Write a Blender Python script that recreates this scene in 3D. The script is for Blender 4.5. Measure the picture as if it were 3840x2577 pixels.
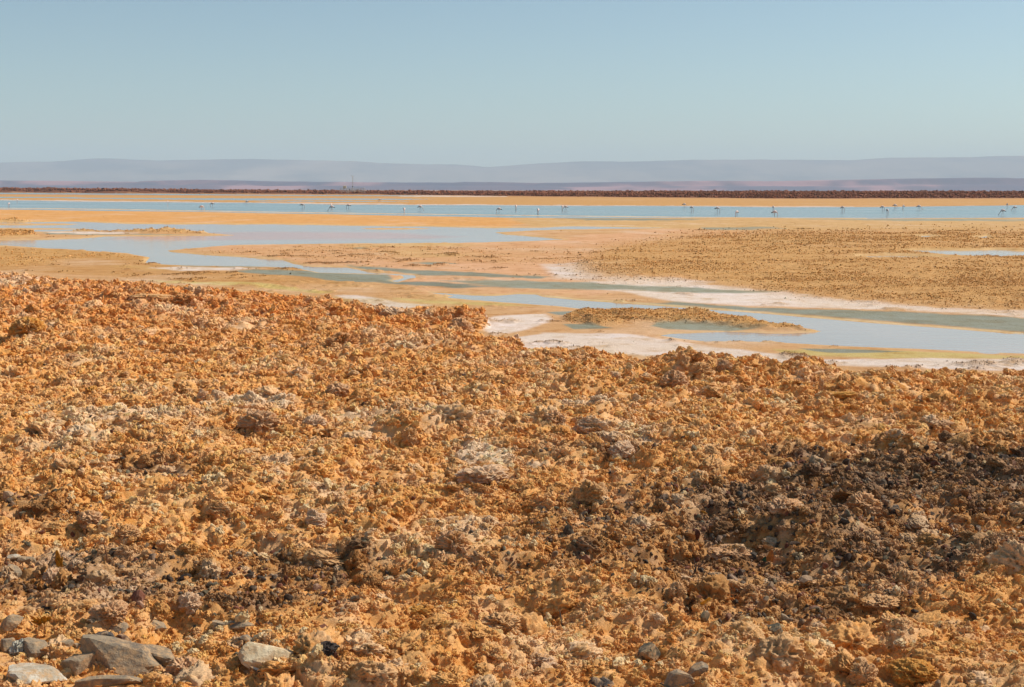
import bpy, math, random
import numpy as np
from mathutils import Matrix, Vector

for o in list(bpy.data.objects): bpy.data.objects.remove(o)
SC = bpy.context.scene
COL = SC.collection
R = math.radians

# ------------------------------------------------------------------ camera
CAMH = 3.4
F = 5333.3333            # focal length in photograph pixels (3840 wide, 50 mm on 36 mm)
PITCH = math.atan((1288.5 - 712.0) / F)
ROLL = math.atan(10.0 / 3840.0)
cd = bpy.data.cameras.new('camera'); cd.lens = 50; cd.sensor_width = 36
cd.clip_start = 0.5; cd.clip_end = 120000
cam = bpy.data.objects.new('camera', cd); COL.objects.link(cam)
CM = Matrix.Rotation(math.pi / 2 - PITCH, 4, 'X') @ Matrix.Rotation(ROLL, 4, 'Z')
cam.matrix_world = Matrix.Translation((0, 0, CAMH)) @ CM
SC.camera = cam
M3 = np.array(CM.to_3x3())

# ------------------------------------------------------------------ sky, sun, exposure
SUN_EL, SUN_AZ = R(44), R(68)       # azimuth clockwise from +Y (to the right of the view)
w = bpy.data.worlds.new('World'); SC.world = w; w.use_nodes = True
wt = w.node_tree; wt.nodes.clear()
sky = wt.nodes.new('ShaderNodeTexSky'); sky.sky_type = 'NISHITA'; sky.sun_disc = False
sky.sun_elevation = SUN_EL; sky.sun_rotation = SUN_AZ
sky.altitude = 2300; sky.air_density = 1.0; sky.dust_density = 5.0; sky.ozone_density = 1.0
hs = wt.nodes.new('ShaderNodeMix'); hs.data_type = 'RGBA'; hs.blend_type = 'MULTIPLY'
hs.inputs['Factor'].default_value = 1.0
hs.inputs['B'].default_value = (1.0, 1.10, 1.0, 1)
bg = wt.nodes.new('ShaderNodeBackground'); bg.inputs['Strength'].default_value = 0.105
wo = wt.nodes.new('ShaderNodeOutputWorld')
wt.links.new(sky.outputs[0], hs.inputs['A']); wt.links.new(hs.outputs['Result'], bg.inputs[0])
wt.links.new(bg.outputs[0], wo.inputs[0])
sd_ = bpy.data.lights.new('sun', 'SUN'); sd_.energy = 5.0; sd_.angle = R(0.53); sd_.color = (1.0, 0.93, 0.82)
sun = bpy.data.objects.new('sun', sd_); COL.objects.link(sun)
sdir = Vector((math.sin(SUN_AZ) * math.cos(SUN_EL), math.cos(SUN_AZ) * math.cos(SUN_EL), math.sin(SUN_EL)))
sun.rotation_euler = sdir.to_track_quat('Z', 'Y').to_euler()
sun.location = (40, 10, 60)
SC.view_settings.view_transform = 'Standard'; SC.view_settings.look = 'None'
SC.view_settings.exposure = 0.0; SC.view_settings.gamma = 1.0
SC.view_settings.use_curve_mapping = False
SC.cycles.volume_bounces = 2
SC.cycles.max_bounces = 6

# ------------------------------------------------------------------ small helpers
rng = np.random.default_rng(7)
random.seed(7)

def ground_of(px, py, z=0.0):
    """photo pixel -> world point on the level z"""
    px = np.asarray(px, float); py = np.asarray(py, float)
    d = np.stack([(px - 1920) / F, -(py - 1288.5) / F, -np.ones_like(px)], -1) @ M3.T
    t = (z - CAMH) / d[..., 2]
    return d[..., 0] * t, d[..., 1] * t

def pix_of(x, y, z):
    P = np.stack([x, y, z - CAMH], -1) @ M3
    return 1920 + F * P[..., 0] / -P[..., 2], 1288.5 - F * P[..., 1] / -P[..., 2]

def _hash(ix, iy, seed):
    h = (ix.astype(np.int64) * 374761393 + iy.astype(np.int64) * 668265263 + seed * 974634777) & 0x7fffffff
    h = ((h ^ (h >> 13)) * 1274126177) & 0x7fffffff
    return (h ^ (h >> 16))

def perlin(x, y, seed=0):
    ix = np.floor(x); iy = np.floor(y); fx = x - ix; fy = y - iy
    ix = ix.astype(np.int64); iy = iy.astype(np.int64)
    def g(dx, dy):
        a = (_hash(ix + dx, iy + dy, seed) & 1023) * (2 * math.pi / 1024)
        return np.cos(a) * (fx - dx) + np.sin(a) * (fy - dy)
    u = fx * fx * fx * (fx * (fx * 6 - 15) + 10); v = fy * fy * fy * (fy * (fy * 6 - 15) + 10)
    a = g(0, 0) * (1 - u) + g(1, 0) * u
    b = g(0, 1) * (1 - u) + g(1, 1) * u
    return (a * (1 - v) + b * v) * 1.5

def fbm(x, y, wl, n, seed, gain=0.5):
    s = 0; a = 1; t = 0
    for i in range(n):
        s = s + a * perlin(x / wl + 17.3 * i, y / wl - 9.1 * i, seed + i); t += a
        a *= gain; wl /= 2.03
    return s / t

def sstep(a, b, x):
    t = np.clip((x - a) / (b - a), 0, 1); return t * t * (3 - 2 * t)

def sdist(poly, X, Y, ax=4.0):
    """signed distance (+ inside) to a polygon in photograph pixels, x squeezed by ax"""
    P = np.array(poly, float); P[:, 0] /= ax
    X = X / ax
    lo = P.min(0) - 25; hi = P.max(0) + 25
    out = np.full(X.shape, -25.0)
    m = (X > lo[0]) & (X < hi[0]) & (Y > lo[1]) & (Y < hi[1])
    if not m.any(): return out
    x = X[m]; y = Y[m]
    d = np.full(x.shape, 1e9); ins = np.zeros(x.shape, bool)
    for i in range(len(P)):
        ax_, ay = P[i]; bx, by = P[(i + 1) % len(P)]
        ex, ey = bx - ax_, by - ay; L = ex * ex + ey * ey + 1e-9
        t = np.clip(((x - ax_) * ex + (y - ay) * ey) / L, 0, 1)
        dd = (x - ax_ - t * ex) ** 2 + (y - ay - t * ey) ** 2
        d = np.minimum(d, dd)
        c = ((ay > y) != (by > y))
        xi = ax_ + (y - ay) * ex / (ey if abs(ey) > 1e-9 else 1e-9)
        ins ^= c & (x < xi)
    d = np.sqrt(d)
    out[m] = np.clip(np.where(ins, d, -d), -25, 1e3)
    return out

# ------------------------------------------------------------------ materials
def new_mat(name):
    m = bpy.data.materials.new(name); m.use_nodes = True
    nt = m.node_tree; nt.nodes.clear()
    out = nt.nodes.new('ShaderNodeOutputMaterial'); b = nt.nodes.new('ShaderNodeBsdfPrincipled')
    nt.links.new(b.outputs[0], out.inputs[0])
    return m, nt, b

def N(nt, kind, **kw):
    n = nt.nodes.new(kind)
    for k, v in kw.items(): setattr(n, k, v)
    return n

def mixc(nt, fac, a, b, blend='MIX'):
    n = nt.nodes.new('ShaderNodeMix'); n.data_type = 'RGBA'; n.blend_type = blend
    for s, v in (('Factor', fac), ('A', a), ('B', b)):
        if hasattr(v, 'default_value'): nt.links.new(v, n.inputs[s])
        elif s == 'Factor': n.inputs[s].default_value = v
        else: n.inputs[s].default_value = tuple(v) + (1,)
    return n.outputs['Result']

def noise(nt, vec, scale, detail=4, rough=0.6, dist=0.0):
    n = nt.nodes.new('ShaderNodeTexNoise'); n.inputs['Scale'].default_value = scale
    n.inputs['Detail'].default_value = detail; n.inputs['Roughness'].default_value = rough
    n.inputs['Distortion'].default_value = dist
    nt.links.new(vec, n.inputs['Vector']); return n.outputs['Fac']

def ramp(nt, v, a, b):
    n = nt.nodes.new('ShaderNodeMapRange'); n.interpolation_type = 'SMOOTHSTEP'
    n.inputs['From Min'].default_value = a; n.inputs['From Max'].default_value = b
    nt.links.new(v, n.inputs['Value']); return n.outputs[0]

def hexc(r, g, b):     # a colour as the eye would name it (sRGB 0..255) to linear
    f = lambda c: (c / 255 / 12.92) if c / 255 <= 0.04045 else ((c / 255 + 0.055) / 1.055) ** 2.4
    return np.array([f(r), f(g), f(b)])
def crust_mat(name, source, fine=1.0, bump=0.65):
    """salt crust: pigment variation and grain on top of a tint"""
    m, nt, b = new_mat(name)
    geo = N(nt, 'ShaderNodeNewGeometry')
    pos = geo.outputs['Position']
    if source == 'OBJECT':
        tint = N(nt, 'ShaderNodeObjectInfo').outputs['Color']
    else:
        a = N(nt, 'ShaderNodeAttribute', attribute_name='tint'); a.attribute_type = source
        tint = a.outputs['Color']
    n1 = ramp(nt, noise(nt, pos, 2.6 * fine, 6, 0.62, 0.4), 0.50, 0.66)
    n2 = ramp(nt, noise(nt, pos, 7.0 * fine, 5, 0.65, 0.3), 0.48, 0.64)
    n3 = ramp(nt, noise(nt, pos, 26.0 * fine, 4, 0.7), 0.52, 0.72)
    n4 = ramp(nt, noise(nt, pos, 70.0 * fine, 3, 0.7), 0.60, 0.72)
    c = mixc(nt, n2, tint, mixc(nt, 1.0, tint, (0.84, 0.70, 0.48), 'MULTIPLY'))
    pale = mixc(nt, .38, mixc(nt, 1.0, tint, (1.08, 1.12, 1.16), 'MULTIPLY'), hexc(220, 180, 146))
    c = mixc(nt, n1, c, pale)
    c = mixc(nt, n3, c, mixc(nt, 1.0, c, (1.08, 1.12, 1.16), 'MULTIPLY'))
    c = mixc(nt, n4, c, mixc(nt, 1.0, c, (0.55, 0.46, 0.4), 'MULTIPLY'))
    nt.links.new(c, b.inputs['Base Color'])
    b.inputs['Roughness'].default_value = 0.9
    b.inputs['Specular IOR Level'].default_value = 0.25
    bp = N(nt, 'ShaderNodeBump'); bp.inputs['Strength'].default_value = bump
    bp.inputs['Distance'].default_value = 0.05 / fine
    h = noise(nt, pos, 30 * fine, 6, 0.75, 0.5)
    nt.links.new(h, bp.inputs['Height']); nt.links.new(bp.outputs[0], b.inputs['Normal'])
    return m

M_CRUST = crust_mat('salt_crust', 'GEOMETRY')
M_CRUST_I = crust_mat('salt_crust_lumps', 'INSTANCER')
M_CRUST_O = crust_mat('salt_crust_boulder', 'OBJECT')

def mud_mat():
    m, nt, b = new_mat('mud_and_salt')
    pos = N(nt, 'ShaderNodeNewGeometry').outputs['Position']
    tint = N(nt, 'ShaderNodeAttribute', attribute_name='tint').outputs['Color']
    wet = N(nt, 'ShaderNodeAttribute', attribute_name='wet').outputs['Fac']
    n1 = ramp(nt, noise(nt, pos, 0.35, 7, 0.65), 0.42, 0.66)
    n2 = ramp(nt, noise(nt, pos, 1.1, 9, 0.75), 0.46, 0.68)
    c = mixc(nt, n1, tint, mixc(nt, 1.0, tint, (1.08, 1.12, 1.25), 'MULTIPLY'))
    c = mixc(nt, n2, c, mixc(nt, 1.0, c, (0.80, 0.66, 0.48), 'MULTIPLY'))
    nt.links.new(c, b.inputs['Base Color'])
    rr = N(nt, 'ShaderNodeMapRange'); rr.inputs['To Min'].default_value = 0.9; rr.inputs['To Max'].default_value = 0.65
    nt.links.new(wet, rr.inputs['Value']); nt.links.new(rr.outputs[0], b.inputs['Roughness'])
    b.inputs['Specular IOR Level'].default_value = 0.2
    bp = N(nt, 'ShaderNodeBump'); bp.inputs['Strength'].default_value = 0.7; bp.inputs['Distance'].default_value = 0.08
    nt.links.new(noise(nt, pos, 6, 7, 0.75), bp.inputs['Height']); nt.links.new(bp.outputs[0], b.inputs['Normal'])
    return m
M_MUD = mud_mat()

def water_mat():
    m, nt, b = new_mat('shallow_brine')
    pos = N(nt, 'ShaderNodeNewGeometry').outputs['Position']
    tint = N(nt, 'ShaderNodeAttribute', attribute_name='tint').outputs['Color']
    rip = N(nt, 'ShaderNodeAttribute', attribute_name='ripple').outputs['Fac']
    n1 = noise(nt, pos, 0.12, 5, 0.6)
    c = mixc(nt, ramp(nt, n1, 0.4, 0.65), tint, mixc(nt, 1.0, tint, (1.15, 1.1, 1.08), 'MULTIPLY'))
    nt.links.new(c, b.inputs['Base Color'])
    b.inputs['IOR'].default_value = 1.33
    nt.links.new(N(nt, 'ShaderNodeAttribute', attribute_name='murk').outputs['Fac'], b.inputs['Specular IOR Level'])
    rr = N(nt, 'ShaderNodeMapRange'); rr.inputs['To Min'].default_value = 0.03; rr.inputs['To Max'].default_value = 0.12
    nt.links.new(rip, rr.inputs['Value']); nt.links.new(rr.outputs[0], b.inputs['Roughness'])
    mp = N(nt, 'ShaderNodeMapping'); mp.inputs['Scale'].default_value = (0.55, 2.0, 1)
    nt.links.new(pos, mp.inputs[0])
    bp = N(nt, 'ShaderNodeBump'); bp.inputs['Distance'].default_value = 0.05
    ml = N(nt, 'ShaderNodeMath', operation='MULTIPLY'); ml.inputs[1].default_value = 0.55
    nt.links.new(rip, ml.inputs[0]); nt.links.new(ml.outputs[0], bp.inputs['Strength'])
    nt.links.new(noise(nt, mp.outputs[0], 1.6, 4, 0.6), bp.inputs['Height'])
    nt.links.new(bp.outputs[0], b.inputs['Normal'])
    return m
M_WATER = water_mat()

def simple_mat(name, c1, c2=None, scale=8.0, rough=0.7, metal=0.0, bump=0.0, detail=5):
    m, nt, b = new_mat(name)
    tc = N(nt, 'ShaderNodeTexCoord').outputs['Object']
    if c2 is None: c2 = tuple(v * 0.75 for v in c1)
    n = noise(nt, tc, scale, detail, 0.65)
    nt.links.new(mixc(nt, ramp(nt, n, 0.38, 0.66), c1, c2), b.inputs['Base Color'])
    b.inputs['Roughness'].default_value = rough; b.inputs['Metallic'].default_value = metal
    if bump:
        bp = N(nt, 'ShaderNodeBump'); bp.inputs['Strength'].default_value = bump; bp.inputs['Distance'].default_value = 0.02
        nt.links.new(noise(nt, tc, scale * 5, 5, 0.7), bp.inputs['Height']); nt.links.new(bp.outputs[0], b.inputs['Normal'])
    return m

def mesh_np(name, verts, faces, mat=None, smooth=True):
    me = bpy.data.meshes.new(name)
    nv = len(verts); nf = len(faces); k = faces.shape[1]
    me.vertices.add(nv); me.vertices.foreach_set('co', np.ascontiguousarray(verts, np.float32).ravel())
    me.loops.add(nf * k); me.loops.foreach_set('vertex_index', np.ascontiguousarray(faces, np.int32).ravel())
    me.polygons.add(nf); me.polygons.foreach_set('loop_start', np.arange(0, nf * k, k, dtype=np.int32))
    me.polygons.foreach_set('use_smooth', np.full(nf, smooth))
    me.update(calc_edges=True)
    if mat: me.materials.append(mat)
    return me

def attr_col(me, name, rgb):
    a = me.attributes.new(name, 'FLOAT_COLOR', 'POINT')
    a.data.foreach_set('color', np.concatenate([rgb, np.ones((len(rgb), 1))], 1).astype(np.float32).ravel())
def attr_f(me, name, v):
    a = me.attributes.new(name, 'FLOAT', 'POINT'); a.data.foreach_set('value', np.asarray(v, np.float32))

def link(name, me, kind=None, label=None, cat=None, group=None, parent=None):
    o = bpy.data.objects.new(name, me); COL.objects.link(o)
    if kind: o['kind'] = kind
    if label: o['label'] = label
    if cat: o['category'] = cat
    if group: o['group'] = group
    if parent: o.parent = parent
    return o

# ------------------------------------------------------------------ the traced layout, in photograph pixels
CRUST = [(-3500, 1020), (0, 1028), (330, 1048), (540, 1062), (790, 1072), (1000, 1085), (1150, 1102), (1314, 1125),
         (1488, 1152), (1650, 1158), (1823, 1172), (1840, 1205), (1760, 1238), (1800, 1248), (1949, 1255), (1955, 1286),
         (1997, 1312), (2099, 1310), (2189, 1302), (2308, 1315), (2470, 1345), (2651, 1352), (2818, 1362), (3013, 1358),
         (3096, 1372), (3374, 1376), (3814, 1382), (6500, 1430), (6500, 9000), (-3500, 9000)]
CRUST = [(x, y + float(np.interp(x, [0, 300, 900, 1400, 2000, 2600], [8, 28, 34, 20, 28, 44]))) for x, y in CRUST]
LAGOON = [(-4000, 748), (0, 751), (260, 755), (640, 759), (950, 761), (1250, 767), (1590, 769), (1950, 771), (2450, 773),
          (2700, 775), (2900, 777), (3140, 777), (3270, 777), (3520, 774), (3815, 770), (7000, 760), (7000, 812), (3815, 817),
          (3610, 818), (3270, 820), (2840, 817), (2330, 818), (1900, 817), (1630, 812), (1250, 804), (950, 799), (730, 795),
          (510, 793), (260, 789), (0, 786), (-4000, 780)]
STRIPS = [
    [(-4000, 719), (0, 723), (500, 726), (1000, 731), (1500, 733), (1640, 735), (1500, 736), (1000, 734), (500, 731), (0, 728), (-4000, 725)],
    [(-4000, 736), (0, 738), (330, 740), (260, 742), (0, 743), (-4000, 742)],
    [(120, 741), (520, 743), (950, 744), (1300, 744), (1640, 747), (1500, 750), (1100, 749), (940, 752), (700, 749), (300, 745)],
    [(900, 754), (1150, 753), (1450, 755), (1600, 757), (1300, 757), (1000, 756)],
    [(3391, 941), (3485, 938), (3597, 941), (3736, 937), (3815, 941), (4600, 940), (4600, 960), (3815, 961), (3652, 961), (3541, 957), (3458, 947)],
    [(3210, 962), (3319, 957), (3458, 962), (3541, 966), (3430, 971), (3263, 969)],
    [(3440, 886), (3480, 884), (3510, 888), (3470, 890)], [(3660, 890), (3700, 886), (3706, 891), (3680, 892)],
]
POND = [(-4000, 826), (133, 833), (295, 831), (356, 834), (500, 841), (1057, 842), (1300, 846), (1560, 850), (1850, 856), (2034, 854),
        (2145, 849), (2500, 855), (2118, 860), (2006, 864), (1856, 872), (1895, 879), (2034, 891), (2118, 898), (1951, 905),
        (1700, 911), (1300, 913), (1001, 917), (862, 920), (723, 931), (628, 940), (640, 945), (806, 960), (1057, 975), (1101, 991),
        (1168, 1001), (1300, 1004), (1350, 1014), (1395, 1023), (1460, 1027), (1556, 1033), (1560, 1042), (1510, 1052),
        (1489, 1059), (1470, 1053), (1515, 1042), (1508, 1034), (1450, 1030), (1200, 1023), (1151, 1014), (1101, 1005), (945, 1000),
        (695, 995), (584, 991), (545, 984), (562, 966), (473, 949), (334, 942), (239, 934), (111, 927), (23, 921), (-4000, 900)]
ISLES = [
    [(-4000, 848), (0, 855), (200, 856), (345, 859), (200, 862), (60, 864), (-4000, 860)],
    [(-4000, 836), (60, 838), (180, 838), (300, 840), (260, 844), (60, 845), (-4000, 843)],
    [(-4000, 866), (23, 868), (167, 869), (317, 867), (500, 872), (751, 873), (885, 882), (779, 884), (556, 887), (389, 888),
     (295, 897), (167, 900), (23, 902), (-4000, 896)],
    [(1345, 858), (1420, 855), (1560, 856), (1623, 859), (1500, 862), (1400, 861)],
]
CHANNEL = [(1613, 1098), (1679, 1101), (1769, 1108), (1859, 1110), (1937, 1103), (2009, 1105), (2039, 1114), (2159, 1126),
           (2338, 1138), (2600, 1157), (2874, 1178), (3263, 1211), (3815, 1253), (6500, 1440), (6500, 1400), (6400, 1400), (5000, 1375),
           (3815, 1326), (3708, 1322), (3430, 1308), (3152, 1298), (2957, 1287), (2818, 1281), (2623, 1278), (2540, 1268),
           (2476, 1258), (2518, 1252), (2735, 1244), (2929, 1252), (3041, 1247), (3083, 1243), (3013, 1236), (2896, 1222),
           (2874, 1212), (2762, 1198), (2596, 1176), (2398, 1174), (2278, 1169), (2219, 1164), (2087, 1148), (1919, 1136),
           (1799, 1128), (1667, 1116), (1700, 1109)]
BERM = [(2039, 1114), (2159, 1126), (2338, 1138), (2600, 1157), (2874, 1178), (3263, 1211), (3815, 1253), (5000, 1340)]
# terrace of dark crust far off: front foot and height over x
TX = np.array([-3000, 0, 950, 1400, 1950, 2900, 3840, 7000.]); TY = np.array([715, 722, 727.5, 730, 736, 745, 743, 738.])

# rough crust fields on the flats: polygon, height in m, feather
FIELDS = [
    ([(2250, 930), (2600, 880), (2950, 866), (3300, 868), (3560, 862), (3820, 862), (6500, 855), (6500, 1300), (3815, 1172), (3597, 1160),
      (3263, 1132), (2985, 1110), (2818, 1080), (2540, 1052), (2250, 1052), (2150, 1010)], 0.09, 26),
    ([(2117, 1196), (2200, 1176), (2400, 1172), (2600, 1178), (2760, 1198), (2896, 1222), (3060, 1243), (2900, 1240),
      (2780, 1232), (2600, 1214), (2400, 1216), (2250, 1225), (2130, 1212)], 0.17, 5),
    ([(240, 868), (317, 866), (500, 869), (640, 868), (760, 872), (780, 878), (600, 878), (420, 874)], 0.46, 3),
    ([(-2000, 826), (60, 828), (110, 832), (60, 837), (-2000, 838)], 0.46, 3),
    ([(-2000, 872), (40, 876), (110, 880), (140, 888), (0, 892), (-2000, 893)], 0.46, 3),
    ([(0, 930), (300, 940), (500, 955), (555, 970), (530, 982), (350, 975), (0, 1000), (-1500, 1000), (-1500, 925)], 0.05, 8),
    ([(-4000, 728), (0, 732), (950, 737), (1900, 740), (3000, 748), (7000, 745), (7000, 764), (3600, 770), (2700, 772), (1900, 768), (950, 758), (0, 748), (-4000, 744)], 0.05, 1.5),
    ([(900, 935), (1250, 925), (1900, 925), (2300, 930), (2300, 1000), (1800, 985), (1200, 985), (1080, 975), (800, 952)], 0.015, 10),
]
TAN = hexc(214, 164, 112); ORANGE = hexc(228, 166, 96); PINKTAN = hexc(224, 170, 124); OCHRE = hexc(208, 156, 92)
SALT = hexc(236, 214, 196); GREY = hexc(148, 146, 124); YELLOW = hexc(206, 178, 108); YTAN = hexc(214, 170, 112)
BROWN = hexc(126, 76, 48); DRIFT = hexc(205, 152, 92)
# colour zones on the flats: polygon, colour, feather px, wetness
ZONES = [
    ([(-4000, 715), (7000, 725), (7000, 775), (3840, 772), (1900, 772), (0, 752), (-4000, 750)], hexc(196, 142, 84), 3, 0),
    ([(-4000, 778), (0, 785), (950, 798), (1900, 816), (2100, 822), (1900, 852), (1300, 848), (500, 842), (0, 834), (-4000, 826)], ORANGE, 3, 0),
    ([(1900, 818), (2800, 818), (7000, 815), (7000, 870), (3840, 865), (3000, 866), (2500, 858), (2000, 852)], YTAN, 6, 0),
    ([(700, 920), (1900, 905), (2500, 860), (2900, 880), (2500, 1000), (2600, 1060), (2200, 1120), (1600, 1100), (1300, 1010), (900, 960)], PINKTAN, 12, 0),
    ([(-2000, 905), (0, 925), (560, 966), (545, 985), (1150, 1016), (1330, 1065), (1000, 1078), (0, 1015), (-2000, 1000)], DRIFT, 6, 0),
    ([(1250, 1100), (1700, 1105), (2100, 1155), (2140, 1215), (2470, 1262), (3000, 1295), (3815, 1330), (5000, 1380), (5000, 1420), (3815, 1372), (2400, 1310), (1800, 1250)], TAN, 8, 0),
    ([(2080, 1074), (2300, 1062), (2400, 1046), (2540, 1050), (2818, 1082), (2985, 1112), (3263, 1134), (3597, 1162), (3815, 1172), (5500, 1260),
      (5500, 1290), (3815, 1196), (3374, 1166), (3041, 1154), (2818, 1146), (2540, 1138), (2330, 1100)], SALT, 8, 0),
    ([(2040, 1000), (2350, 990), (2420, 1040), (2300, 1062), (2080, 1045)], SALT * 0.93, 12, 0),
    ([(1260, 1112), (1330, 1110), (1500, 1141), (1620, 1150), (1480, 1165), (1330, 1140)], SALT * 0.9, 6, 0),
    ([(1787, 1226), (1859, 1192), (2039, 1186), (2069, 1210), (1979, 1240), (1850, 1262)], SALT, 7, 0),
    ([(1921, 1272), (2039, 1252), (2338, 1260), (2476, 1280), (2650, 1304), (2900, 1334), (3100, 1352), (3815, 1362), (5000, 1400),
      (5000, 1430), (3500, 1390), (2900, 1370), (2200, 1330), (1950, 1310)], SALT * 0.96, 7, 0),
    ([(2400, 1142), (2540, 1140), (2818, 1150), (3041, 1160), (3374, 1174), (3815, 1200), (5500, 1290), (5500, 1370),
      (3815, 1245), (3263, 1204), (2874, 1172), (2600, 1151)], GREY, 5, 1),
    ([(2050, 1066), (2540, 1078), (2700, 1084), (2960, 1100), (2700, 1104), (2500, 1100), (2250, 1090)], GREY * 1.15, 6, .8),
    ([(1300, 997), (1440, 1004), (1570, 1017), (1750, 1025), (2060, 1040), (2030, 1047), (1800, 1041), (1600, 1038), (1500, 1026), (1390, 1016)], GREY, 4, 1),
    ([(1400, 1060), (1480, 1052), (1680, 1066), (1860, 1078), (1700, 1084), (1530, 1074)], GREY * .85, 5, 1),
    ([(1650, 1056), (1950, 1058), (2200, 1068), (2480, 1086), (2250, 1092), (1900, 1084)], GREY * 1.1, 6, .8),
    ([(860, 1022), (950, 1017), (1150, 1018), (1300, 1028), (1450, 1034), (1500, 1060), (1300, 1058), (1150, 1042), (1000, 1032)], GREY, 4, 1),
    ([(600, 992), (760, 990), (950, 1000), (1050, 1009), (880, 1007), (700, 1002)], GREY * 1.0, 3, 1),
    ([(560, 1010), (680, 1004), (860, 1010), (1000, 1012), (860, 1020), (680, 1018)], SALT * .95, 4, 0),
    ([(2460, 1216), (2560, 1212), (2750, 1220), (2905, 1236), (2740, 1242), (2500, 1240), (2440, 1228)], GREY * 1.1, 4, 1),
    ([(2050, 1178), (2160, 1174), (2240, 1180), (2180, 1190), (2090, 1188)], GREY, 3, 1),
    ([(2110, 1222), (2200, 1220), (2300, 1236), (2150, 1240)], GREY, 3, 1),
    ([(160, 874), (420, 880), (700, 882), (640, 885), (380, 884), (180, 880)], GREY * 1.1, 2, 1),
    ([(150, 870), (330, 872), (520, 878), (380, 880), (200, 876)], SALT * .95, 2, 0),
    ([(2060, 818), (2500, 822), (2700, 824), (2500, 829), (2200, 826)], GREY, 3, 1),
    ([(2900, 820), (3400, 823), (7000, 824), (7000, 832), (3400, 830)], GREY * 1.2, 3, .8),
    ([(2630, 856), (2850, 854), (2980, 860), (2800, 863), (2640, 862)], GREY * 1.1, 3, .8),
    ([(2700, 904), (2860, 906), (3240, 911), (3240, 915), (2900, 913)], GREY * 1.15, 2, .8),
    ([(2850, 923), (3050, 925), (3345, 931), (3345, 935), (3000, 930)], SALT, 2, 0),
    ([(3500, 911), (3760, 912), (3760, 915), (3520, 914)], SALT, 2, 0),
    ([(3330, 972), (3600, 968), (3760, 970), (3600, 982), (3420, 980)], hexc(214, 160, 128), 5, .3),
    ([(1530, 990), (1660, 986), (1720, 992), (1600, 994)], GREY * 1.1, 3, .8),
    ([(1310, 933), (1350, 931), (1390, 935), (1340, 937)], GREY * 1.1, 2, .8),
    ([(1480, 1125), (1800, 1135), (2050, 1148), (1900, 1150), (1600, 1140)], YELLOW, 6, .2),
    ([(2900, 1316), (3300, 1322), (3815, 1336), (5000, 1390), (5000, 1410), (3815, 1356), (3300, 1350), (2950, 1338)], YELLOW, 6, .2),
    ([(3000, 1314), (3300, 1320), (3400, 1325), (3250, 1333), (3100, 1330)], GREY * .95, 3, 1),
    ([(560, 1055), (900, 1062), (1250, 1100), (1200, 1105), (900, 1075), (600, 1065)], YELLOW * 1.05, 5, 0),
    ([(-2000, 718), (0, 735), (0, 738), (-2000, 724)], SALT * .8, 2, 0),
    ([(1500, 733), (1900, 736), (1900, 739), (1500, 738)], SALT * .9, 1.5, 0),
    ([(2180, 748), (2410, 751), (2410, 753), (2180, 751)], SALT * .9, 1.2, 0),
    ([(2840, 749), (3150, 751), (3150, 753), (2840, 752)], SALT * .9, 1.2, 0),
    ([(2900, 763), (3400, 762), (3760, 758), (3760, 760), (3400, 765), (2900, 766)], SALT * .85, 1.2, 0),
    ([(0, 749), (950, 760), (1900, 769), (3200, 776), (3200, 778), (1900, 772), (950, 763), (0, 752)], SALT * .85, 1.2, 0),
]
# darker, gravelly dirt on the near crust: x, y, rx, ry, strength
DARK = [(3000, 2080, 1200, 260, .52), (350, 2250, 620, 170, .5), (900, 2350, 420, 90, .5), (1150, 2200, 360, 60, .5), (2150, 2000, 300, 60, .35), (3550, 1880, 760, 150, 1.0), (3000, 1980, 620, 150, .9), (3350, 2150, 700, 140, .6), (2500, 2130, 420, 120, .6), (2900, 2330, 500, 110, .45), (3700, 2150, 300, 80, .55), (2720, 2110, 260, 80, .7),
        (3200, 2230, 420, 70, .45), (2600, 2300, 260, 90, .5), (330, 2350, 420, 80, .75), (120, 2200, 260, 70, .6),
        (150, 1990, 200, 60, .4), (560, 1830, 190, 50, .5), (1080, 2160, 330, 50, .5), (1850, 2210, 280, 40, .35),
        (620, 2250, 240, 70, .45), (2250, 1760, 260, 36, .55), (3780, 1790, 200, 40, .9), (860, 1690, 170, 26, .35),
        (3000, 1780, 160, 30, .6), (1500, 1905, 180, 25, .3), (850, 2380, 180, 60, .55)]
# bleached patches: x, y, rx, ry, strength
PALE = [(1800, 1780, 150, 45, 1.4), (960, 1580, 110, 50, 1.0), (430, 1650, 300, 60, .8), (1550, 1640, 300, 55, .7), (230, 1740, 160, 40, .6),
        (350, 1850, 190, 50, .6), (2250, 1590, 130, 50, .9), (2350, 1680, 160, 40, .9), (60, 1080, 120, 30, .8),
        (1450, 1180, 120, 24, .8), (2560, 1380, 120, 30, .6), (2000, 1810, 90, 24, .9), (1050, 1830, 100, 30, .8),
        (200, 2150, 100, 45, .7), (430, 2310, 120, 55, .6), (2860, 1905, 160, 45, .5), (3280, 1900, 120, 60, .6),
        (3250, 1640, 240, 40, .4), (1750, 2070, 120, 60, .5), (1650, 2170, 60, 30, .6), (1550, 1330, 220, 40, .4), (650, 1200, 160, 30, .5),
        (1900, 1400, 160, 30, .3), (900, 1260, 160, 24, .5), (1230, 1940, 60, 36, .6)]
PITS = [(2710, 2105, .55, .28), (1480, 2250, .3, .2), (1575, 2370, .35, .2), (3240, 2470, .22, .3), (470, 1790, .4, .22),
        (1530, 2430, .22, .14), (1990, 2320, .35, .16), (590, 1150, .9, .28), (1680, 1240, .6, .2)]
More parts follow.
